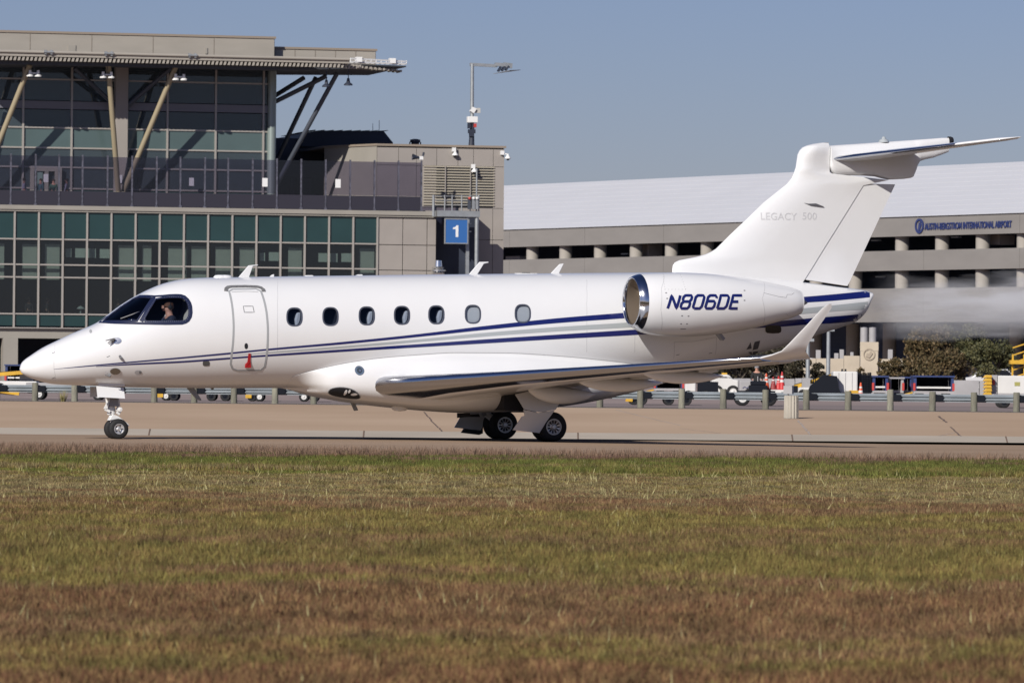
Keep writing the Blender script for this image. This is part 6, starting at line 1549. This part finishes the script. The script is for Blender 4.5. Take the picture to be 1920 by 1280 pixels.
# ---------------------------------------------------------------- trees
m_bark = M('bark', (.10, .085, .065), .9, var=.3, scale=6, bump=.5)
def leaf_mat(name, c1, c2):
    if name in MATS: return MATS[name]
    mt = bpy.data.materials.new(name); mt.use_nodes = True; n = mt.node_tree; b = n.nodes['Principled BSDF']; g = n.nodes.new('ShaderNodeNewGeometry')
    cr = n.nodes.new('ShaderNodeValToRGB'); cr.color_ramp.elements[0].color = (*c1, 1); cr.color_ramp.elements[1].color = (*c2, 1); n.links.new(g.outputs['Random Per Island'], cr.inputs[0]); n.links.new(cr.outputs[0], b.inputs['Base Color'])
    b.inputs['Roughness'].default_value = .6; b.inputs['Specular IOR Level'].default_value = .3; MATS[name] = mt; return mt
def tree(u, vt, wpx, y, label, lm, seed, n=5200, name='tree', trunk=.35, squash=1., cat='tree'):
    rg = random.Random(seed); p = at(u, vt, y); H = p.z - Z_RD; Rr = wpx / 2 / F * y
    o = thing(name, (p.x, y, Z_RD), rg.uniform(0, 6), label, cat)
    zc = H * (.5 + trunk * .35); rz_ = (H - H * trunk * .6) / 2
    b = MB(); b.tube((0, 0, 0), (.05, .05, H * .5), Rr * .07 + .04, Rr * .04 + .02, 10); tips = []
    for i in range(9):
        a = i * 2.4 + rg.uniform(-.4, .4); z0 = H * rg.uniform(.18, .45); e = Vector((math.cos(a) * Rr * rg.uniform(.45, .8), math.sin(a) * Rr * rg.uniform(.45, .8), H * rg.uniform(.55, .88)))
        mid = Vector((e.x * .45, e.y * .45, z0 + (e.z - z0) * .6)); b.tube((.02, .02, z0), mid, .05, .035, 7); b.tube(mid, e, .035, .01, 6); tips.append(e); tips.append(mid * .4 + e * .6)
    b.build('trunk', m_bark, o, 60)
    cl = []
    for i in range(34):
        a = rg.uniform(0, 6.28); ph = rg.uniform(-.6, 1); k = rg.uniform(.35, .92)
        cl.append((Vector((math.cos(a) * Rr * k * math.sqrt(max(.05, 1 - ph*ph*.8)), math.sin(a) * Rr * k * math.sqrt(max(.05, 1 - ph*ph*.8)), zc + rz_ * ph * .85 * squash)), Rr * rg.uniform(.16, .34)))
    for t in tips: cl.append((t, Rr * rg.uniform(.15, .28)))
    V, Fc = [], []
    for i in range(n):
        c, r = cl[rg.randrange(len(cl))]; d = Vector((rg.gauss(0, 1), rg.gauss(0, 1), rg.gauss(0, 1))).normalized() * r * rg.random() ** .4
        q_ = c + Vector((d.x, d.y, d.z * .8)); s = rg.uniform(.045, .11); n1 = Vector((rg.gauss(0, 1), rg.gauss(0, 1), rg.gauss(0, 1))).normalized(); n2 = n1.orthogonal().normalized() * s; n3 = n1.cross(n2).normalized() * s * .6
        k = len(V); V += [q_ - n2, q_ + n3, q_ + n2, q_ - n3]; Fc.append((k, k+1, k+2, k+3))
    mb = MB(); mb.v = [tuple(v) for v in V]; mb.f = Fc; cr = mb.build('crown', lm, o, fix=False); cr['kind'] = 'stuff'; return o
lf_b = leaf_mat('leaf_autumn', (.05, .048, .022), (.17, .115, .055)); lf_g = leaf_mat('leaf_dull_green', (.04, .048, .022), (.13, .12, .05)); lf_d = leaf_mat('leaf_dark', (.03, .03, .018), (.075, .06, .035))
tree(1743, 612, 105, 296, 'tall rusty brown tree right of the limestone monument', lf_b, 3, 6500)
tree(1808, 606, 110, 300, 'tall dull green tree at the right among the shrubs', lf_g, 4, 7000)
tree(1860, 640, 100, 296, 'lower green tree right of the tall green tree', lf_g, 5, 5000)
tree(1776, 655, 100, 288, 'low brown green bush in front of the two tall trees', lf_b, 6, 4200, 'bush', .1, cat='bush')
tree(1672, 672, 66, 290, 'small rusty bush right of the monument foot', lf_b, 7, 2600, 'bush', .1, cat='bush')
tree(1714, 672, 70, 290, 'rusty brown bush between the monument and the tall trees', lf_b, 14, 2800, 'bush', .1, cat='bush')
tree(1613, 688, 26, 292, 'tiny brown bush left of the monument foot', lf_b, 8, 700, 'bush', .1, cat='bush')
tree(1463, 648, 120, 290, 'dark leafless looking bush behind the traffic cones', lf_d, 9, 6500, 'bush', .1, cat='bush')
tree(1385, 655, 110, 292, 'dark bush behind the wing tip and the pickup', lf_d, 10, 4500, 'bush', .1, cat='bush')
tree(1536, 680, 44, 292, 'small dark bush between the two lamp posts', lf_d, 11, 1600, 'bush', .1, cat='bush')
# planting on the terminal deck
for i, (u, v, w_) in enumerate(((673, 362, 28), (700, 360, 22), (648, 366, 18), (715, 364, 18))):
    q_ = T0.R @ T0.P(u, 384, 1.8) + T0.o; b = MB(); rg = random.Random(i); H = .8
    for k in range(160):
        a = rg.uniform(0, 6.28); l = rg.uniform(.2, .55) * w_ / 24; h_ = rg.uniform(.35, .95) * H; s = Vector((-math.sin(a), math.cos(a), 0)) * .02
        base = Vector((rg.gauss(0, .12), rg.gauss(0, .12), .0)); b.add([base - s, base + s, base + Vector((l * math.cos(a), l * math.sin(a), h_))], [(0, 1, 2)])
    o = b.build('deck_grass_plant', lf_g, fix=False); o.location = (q_.x, q_.y, zc1); tag(o, ['wide spiky deck plant behind the wind screen', 'bushy deck plant just left of the tower wall', 'small deck plant nearest the white notice', 'last deck plant beside the louvre screen'][i], 'plant')

# ---------------------------------------------------------------- people
m_skin = M('skin', (.52, .27, .19), .6); m_hair = M('hair_brown', (.05, .03, .02), .8)
def person(loc, rz, label, shirt, trousers, pose='stand', h=1.72, hair=m_hair, arm=.0):
    s = h / 1.75; o = thing('person', loc, rz, label, 'person'); J_ = lambda *p: (p[0]*s, p[1]*s, p[2]*s)
    sit = pose == 'sit'; hz = .5 if sit else .93; k = hz
    def up(z): return z - .93 + k
    L = [(J_(0,0,up(.95)), .14*s), (J_(0,0,up(1.15)), .125*s), (J_(0,0,up(1.36)), .14*s), (J_(0,0,up(1.50)), .055*s), (J_(0,-.01,up(1.60)), .085*s), (J_(0,-.015,up(1.68)), .09*s)]
    E = [(0,1),(1,2),(2,3),(3,4),(4,5)]
    for sg_ in (-1, 1):
        i = len(L)
        if sit: L += [(J_(.10*sg_,-.02,up(.93)), .10*s), (J_(.12*sg_,-.44,.50), .075*s), (J_(.12*sg_,-.46,.08), .05*s), (J_(.12*sg_,-.60,.04), .04*s)]
        else: L += [(J_(.10*sg_,0,.88), .095*s), (J_(.11*sg_,-.02*sg_-.02,.50), .065*s), (J_(.12*sg_,.05*sg_,.09), .045*s), (J_(.13*sg_,-.14+.05*sg_,.04), .04*s)]
        E += [(0,i),(i,i+1),(i+1,i+2),(i+2,i+3)]; i = len(L)
        L += [(J_(.19*sg_,0,up(1.41)), .06*s), (J_(.24*sg_,-.02-arm*.1,up(1.14)), .045*s), (J_(.21*sg_,-.12-arm*.25,up(.93+arm*.25)), .034*s), (J_(.20*sg_,-.17-arm*.3,up(.86+arm*.3)), .032*s)]
        E += [(2,i),(i,i+1),(i+1,i+2),(i+2,i+3)]
    bd = link('body', skin_mesh('body', L, E, m_skin), o)
    sh = [(p, r + .018) for p, r in L]; tor = [0,1,2] ; arms = [j for j in (10,11,12, 18,19,20)]
    T_ = [sh[j] for j in (0,1,2)] + [sh[10], sh[11], (sh[12][0], .045*s)] + [sh[18], sh[19], (sh[20][0], .045*s)]
    link('shirt', skin_mesh('shirt', T_, [(0,1),(1,2),(2,3),(3,4),(4,5),(2,6),(6,7),(7,8)], shirt), o)
    T_ = [(L[0][0], .155*s), (L[6][0], .115*s), (L[7][0], .085*s), (L[8][0], .065*s), (L[14][0], .115*s), (L[15][0], .085*s), (L[16][0], .065*s)]
    link('trousers', skin_mesh('trousers', T_, [(0,1),(1,2),(2,3),(0,4),(4,5),(5,6)], trousers), o)
    hp = Vector(L[5][0]); MB().lathe([(-.06*s, .10*s), (.0, .108*s), (.06*s, .09*s), (.105*s, .04*s), (.11*s, 0)], hp + Vector((0, .022*s, .01)), (0, .25, 1), 14).build('hair', hair, o, 70)
    b = MB(); b.prism([(-.012*s, hp.z - .05*s), (.012*s, hp.z - .05*s), (.0, hp.z)], hp.y - .115*s, hp.y - .08*s); b.build('nose', m_skin, o)
    for sg_ in (-1, 1): MB().lathe([(0, .012*s), (.006*s, .008*s), (.007*s, 0)], hp + Vector((.035*sg_*s, -.088*s, .005)), (0, -1, 0), 8).build('eye', m_blk, o)
    return o
def cl(name, c): return M('cloth_' + name, c, .9)
def on_deck(u, y): q_ = T0.R @ T0.P(u, 384, y) + T0.o; return (q_.x, q_.y, zc1)
person(on_deck(45, 1.6), rad(110), 'person in white top and dark trousers leaning at the left of the deck door', cl('white', (.6, .6, .62)), cl('navy', (.02, .025, .05)))
person(on_deck(76, 2.2), rad(-40), 'person in teal shirt in front of the green deck door', cl('teal', (.15, .30, .28)), cl('black', (.02, .02, .02)))
person(on_deck(100, 2.6), rad(10), 'person in dark green shirt standing in the deck doorway', cl('green', (.05, .12, .09)), cl('brown', (.15, .08, .06)))
person(on_deck(125, 1.5), rad(-100), 'person in pale grey shirt right of the deck door', cl('pale', (.5, .5, .52)), cl('olive', (.10, .09, .05)))
# tug with a driver behind the guardrail
tg = thing('baggage_tug', (at(1420, 740, YE).x, YE, Z_RD), 0, 'small dark baggage tug with a seated driver facing the camera', 'tug')
bevel(MB().box(-.42, .42, -.9, .9, .25, .62).build('body', m_blk, tg), .05); bevel(MB().box(-.35, .35, -.9, -.45, .62, .8).build('hood', m_blk, tg), .04)
for x in (-.38, .38): wheel_s(tg, x, -.55, .24, .16, m_blk); wheel_s(tg, x, .6, .24, .16, m_blk)
MB().tube((0, -.45, .7), (0, -.25, 1.0), .02).build('steering_column', m_gryp, tg)
person((at(1419, 740, YE).x, YE + .15, Z_RD + .18), 0, 'driver in a black jacket and cap sitting on the small tug', cl('black', (.02, .02, .02)), cl('black', (.02, .02, .02)), 'sit', hair=M('cap_grey', (.25, .25, .26), .8), arm=.8)
# people behind the terminal glass
for i, (u, c) in enumerate(((54, 'rust shirt, left'), (89, 'dark shirt, middle'), (221, 'dark shirt, right'))):
    q_ = T0.R @ T0.P(u, 600, 2.0) + T0.o
    person((q_.x, q_.y, zt5 + .05), rad(20 + 60*i), ['seated looking traveller behind the glass above the far left column', 'traveller behind the terminal glass, second from the left edge', 'traveller behind the glass just above the cockpit roofline'][i], cl('dark%d' % i, (.05, .05, .06)), cl('black', (.02, .02, .02)))
for (u, v, lb) in ((151, 576, 'white table lamp behind the terminal glass left of the cockpit'),):
    q_ = T0.R @ T0.P(u, 588, 1.2) + T0.o; o = thing('table_lamp', q_, TY, lb, 'lamp'); MB().tube((0, 0, 0), (0, 0, .32), .05).build('stem', m_white, o); MB().lathe([(.3, .3), (.42, .18), (.5, 0)], (0, 0, 0), (0, 0, 1), 16).build('shade', m_white, o, 60)
    MB().box(-.5, .5, -.4, .4, -.06, 0).build('shelf', m_dark, o)

# ---------------------------------------------------------------- pilot at the cockpit side window
pj = J.R @ J.P(318, 603, -.50) + J.o
pil = thing('person', (pj.x, pj.y, pj.z - .35), TH - rad(90), 'pilot in a navy jacket with a headset, visible through the cockpit side window', 'person')
S_ = [((0, 0, 0), .17), ((0, .02, .2), .15), ((0, .0, .40), .15), ((0, -.01, .51), .065), ((0, -.03, .585), .078), ((0, -.04, .655), .090)]
E_ = [(0,1),(1,2),(2,3),(3,4),(4,5)]
for s in (-1, 1): i = len(S_); S_ += [((.19*s, 0, .42), .065), ((.25*s, -.10, .18), .05), ((.20*s, -.32, .16), .038), ((.18*s, -.40, .17), .036)]; E_ += [(2,i),(i,i+1),(i+1,i+2),(i+2,i+3)]
link('body', skin_mesh('body', S_, E_, m_skin), pil)
T_ = [(S_[0][0], .19), (S_[1][0], .17), (S_[2][0], .165), (S_[6][0], .082), (S_[7][0], .068), (S_[8][0], .052), (S_[10][0], .082), (S_[11][0], .068), (S_[12][0], .052)]
link('jacket', skin_mesh('jacket', T_, [(0,1),(1,2),(2,3),(3,4),(4,5),(2,6),(6,7),(7,8)], M('jacket_navy', (.012, .016, .035), .8)), pil)
PD = -.025
MB().lathe([(-.05, .1), (.0, .106), (.06, .085), (.095, .03), (.10, 0)], (0, -.015, .675), (0, .3, 1), 16).build('hair', M('hair_auburn', (.10, .04, .02), .8), pil, 70)
MB().prism([(-.014, .615), (.014, .615), (0, .675)], -.165, -.12).build('nose', m_skin, pil)
MB().box(-.04, .04, -.135, -.118, .575, .585).build('mouth', M('lip', (.3, .1, .08), .6), pil)
for s in (-1, 1):
    MB().lathe([(0, .012), (.006, .008), (.007, 0)], (.035*s, -.126, .66), (0, -1, 0), 8).build('eye', m_blk, pil)
hs = MB()
for s in (-1, 1): hs.lathe([(0, .045), (.035, .045), (.045, .02), (.046, 0)], (.085*s, -.02, .64), (s, 0, 0), 14)
for i in range(10):
    a, c = math.pi*i/10, math.pi*(i+1)/10; hs.tube((.105*math.cos(a), -.01,   .645 + .125*math.sin(a)), (.105*math.cos(c), -.01,   .645 + .125*math.sin(c)), .012, n=6)
hs.build('headset', M('headset_black', (.02, .02, .02), .5), pil, 60)
MB().lathe([(0, .02), (.012, .02), (.013, 0)], (-.132, -.02, .64), (-1, 0, 0), 12).build('ear_cup_cap', m_white, pil)
MB().tube((-.11, -.04, .615), (-.06, -.15, .58), .006).build('microphone_boom', m_blk, pil)
MB().bar((-.12, -.03, .50), (-.19, -.16, .30), .05, .03).build('harness', m_white, pil)

# ---------------------------------------------------------------- hot exhaust: a thin wispy plume behind the nozzles
mt = bpy.data.materials.new('exhaust_smoke'); mt.use_nodes = True; n = mt.node_tree; n.nodes.clear()
o_ = n.nodes.new('ShaderNodeOutputMaterial'); pv = n.nodes.new('ShaderNodeVolumePrincipled'); pv.inputs['Color'].default_value = (.97, .97, .98, 1); pv.inputs['Anisotropy'].default_value = .0
tc = n.nodes.new('ShaderNodeTexCoord'); mp = n.nodes.new('ShaderNodeMapping'); mp.inputs['Scale'].default_value = (.35, .8, 2.2)
nz = n.nodes.new('ShaderNodeTexNoise'); nz.inputs['Scale'].default_value = 1.5; nz.inputs['Detail'].default_value = 5; nz.inputs['Roughness'].default_value = .62; nz.inputs['Distortion'].default_value = .6
cr = n.nodes.new('ShaderNodeMapRange'); cr.inputs[1].default_value = .40; cr.inputs[2].default_value = .66; cr.inputs[3].default_value = 0; cr.inputs[4].default_value = 1
# soft fall-off across the plume, measured in its own object space (x along, y and z across)
sx = n.nodes.new('ShaderNodeSeparateXYZ')
def mth(op, a, b=None, clamp=False):
    q = n.nodes.new('ShaderNodeMath'); q.operation = op; q.use_clamp = clamp
    for i, w in enumerate((a, b)):
        if w is None: continue
        if isinstance(w, (int, float)): q.inputs[i].default_value = w
        else: n.links.new(w, q.inputs[i])
    return q.outputs[0]
n.links.new(tc.outputs['Object'], sx.inputs[0]); n.links.new(tc.outputs['Object'], mp.inputs[0]); n.links.new(mp.outputs[0], nz.inputs['Vector']); n.links.new(nz.outputs[0], cr.inputs[0])
PL = 15.0
hw_ = mth('ADD', mth('MULTIPLY', sx.outputs[0], .05), .55)
nw = n.nodes.new('ShaderNodeTexNoise'); nw.inputs['Scale'].default_value = .9; nw.inputs['Detail'].default_value = 4; n.links.new(mp.outputs[0], nw.inputs['Vector'])
rz_ = mth('DIVIDE', mth('ADD', sx.outputs[2], mth('MULTIPLY', mth('SUBTRACT', nw.outputs[0], .5), 1.3)), hw_); ry_ = mth('DIVIDE', sx.outputs[1], 1.9)
fall = mth('SUBTRACT', 1.0, mth('ADD', mth('MULTIPLY', rz_, rz_), mth('MULTIPLY', ry_, ry_)), True)
ends = mth('MULTIPLY', mth('MULTIPLY', sx.outputs[0], .8, True), mth('MULTIPLY', mth('SUBTRACT', PL, sx.outputs[0]), .3, True))
den = mth('MULTIPLY', mth('MULTIPLY', mth('MULTIPLY', cr.outputs[0], fall), ends), 1.9)
n.links.new(den, pv.inputs['Density']); n.links.new(pv.outputs[0], o_.inputs['Volume'])
hx0 = J.px(1640, 565, 0)[0]; zc = nrad(nx1)[1] - .06
hz_ = MB().box(0, PL, -2.0, 2.0, -1.15, 1.15).build('exhaust_haze', mt); hz_.location = J.R @ Vector((hx0, 0, zc)) + J.o; hz_.rotation_euler = (0, 0, TH)
tag(hz_, 'thin grey hot exhaust plume trailing behind the jet tail', 'exhaust haze', kind='stuff')
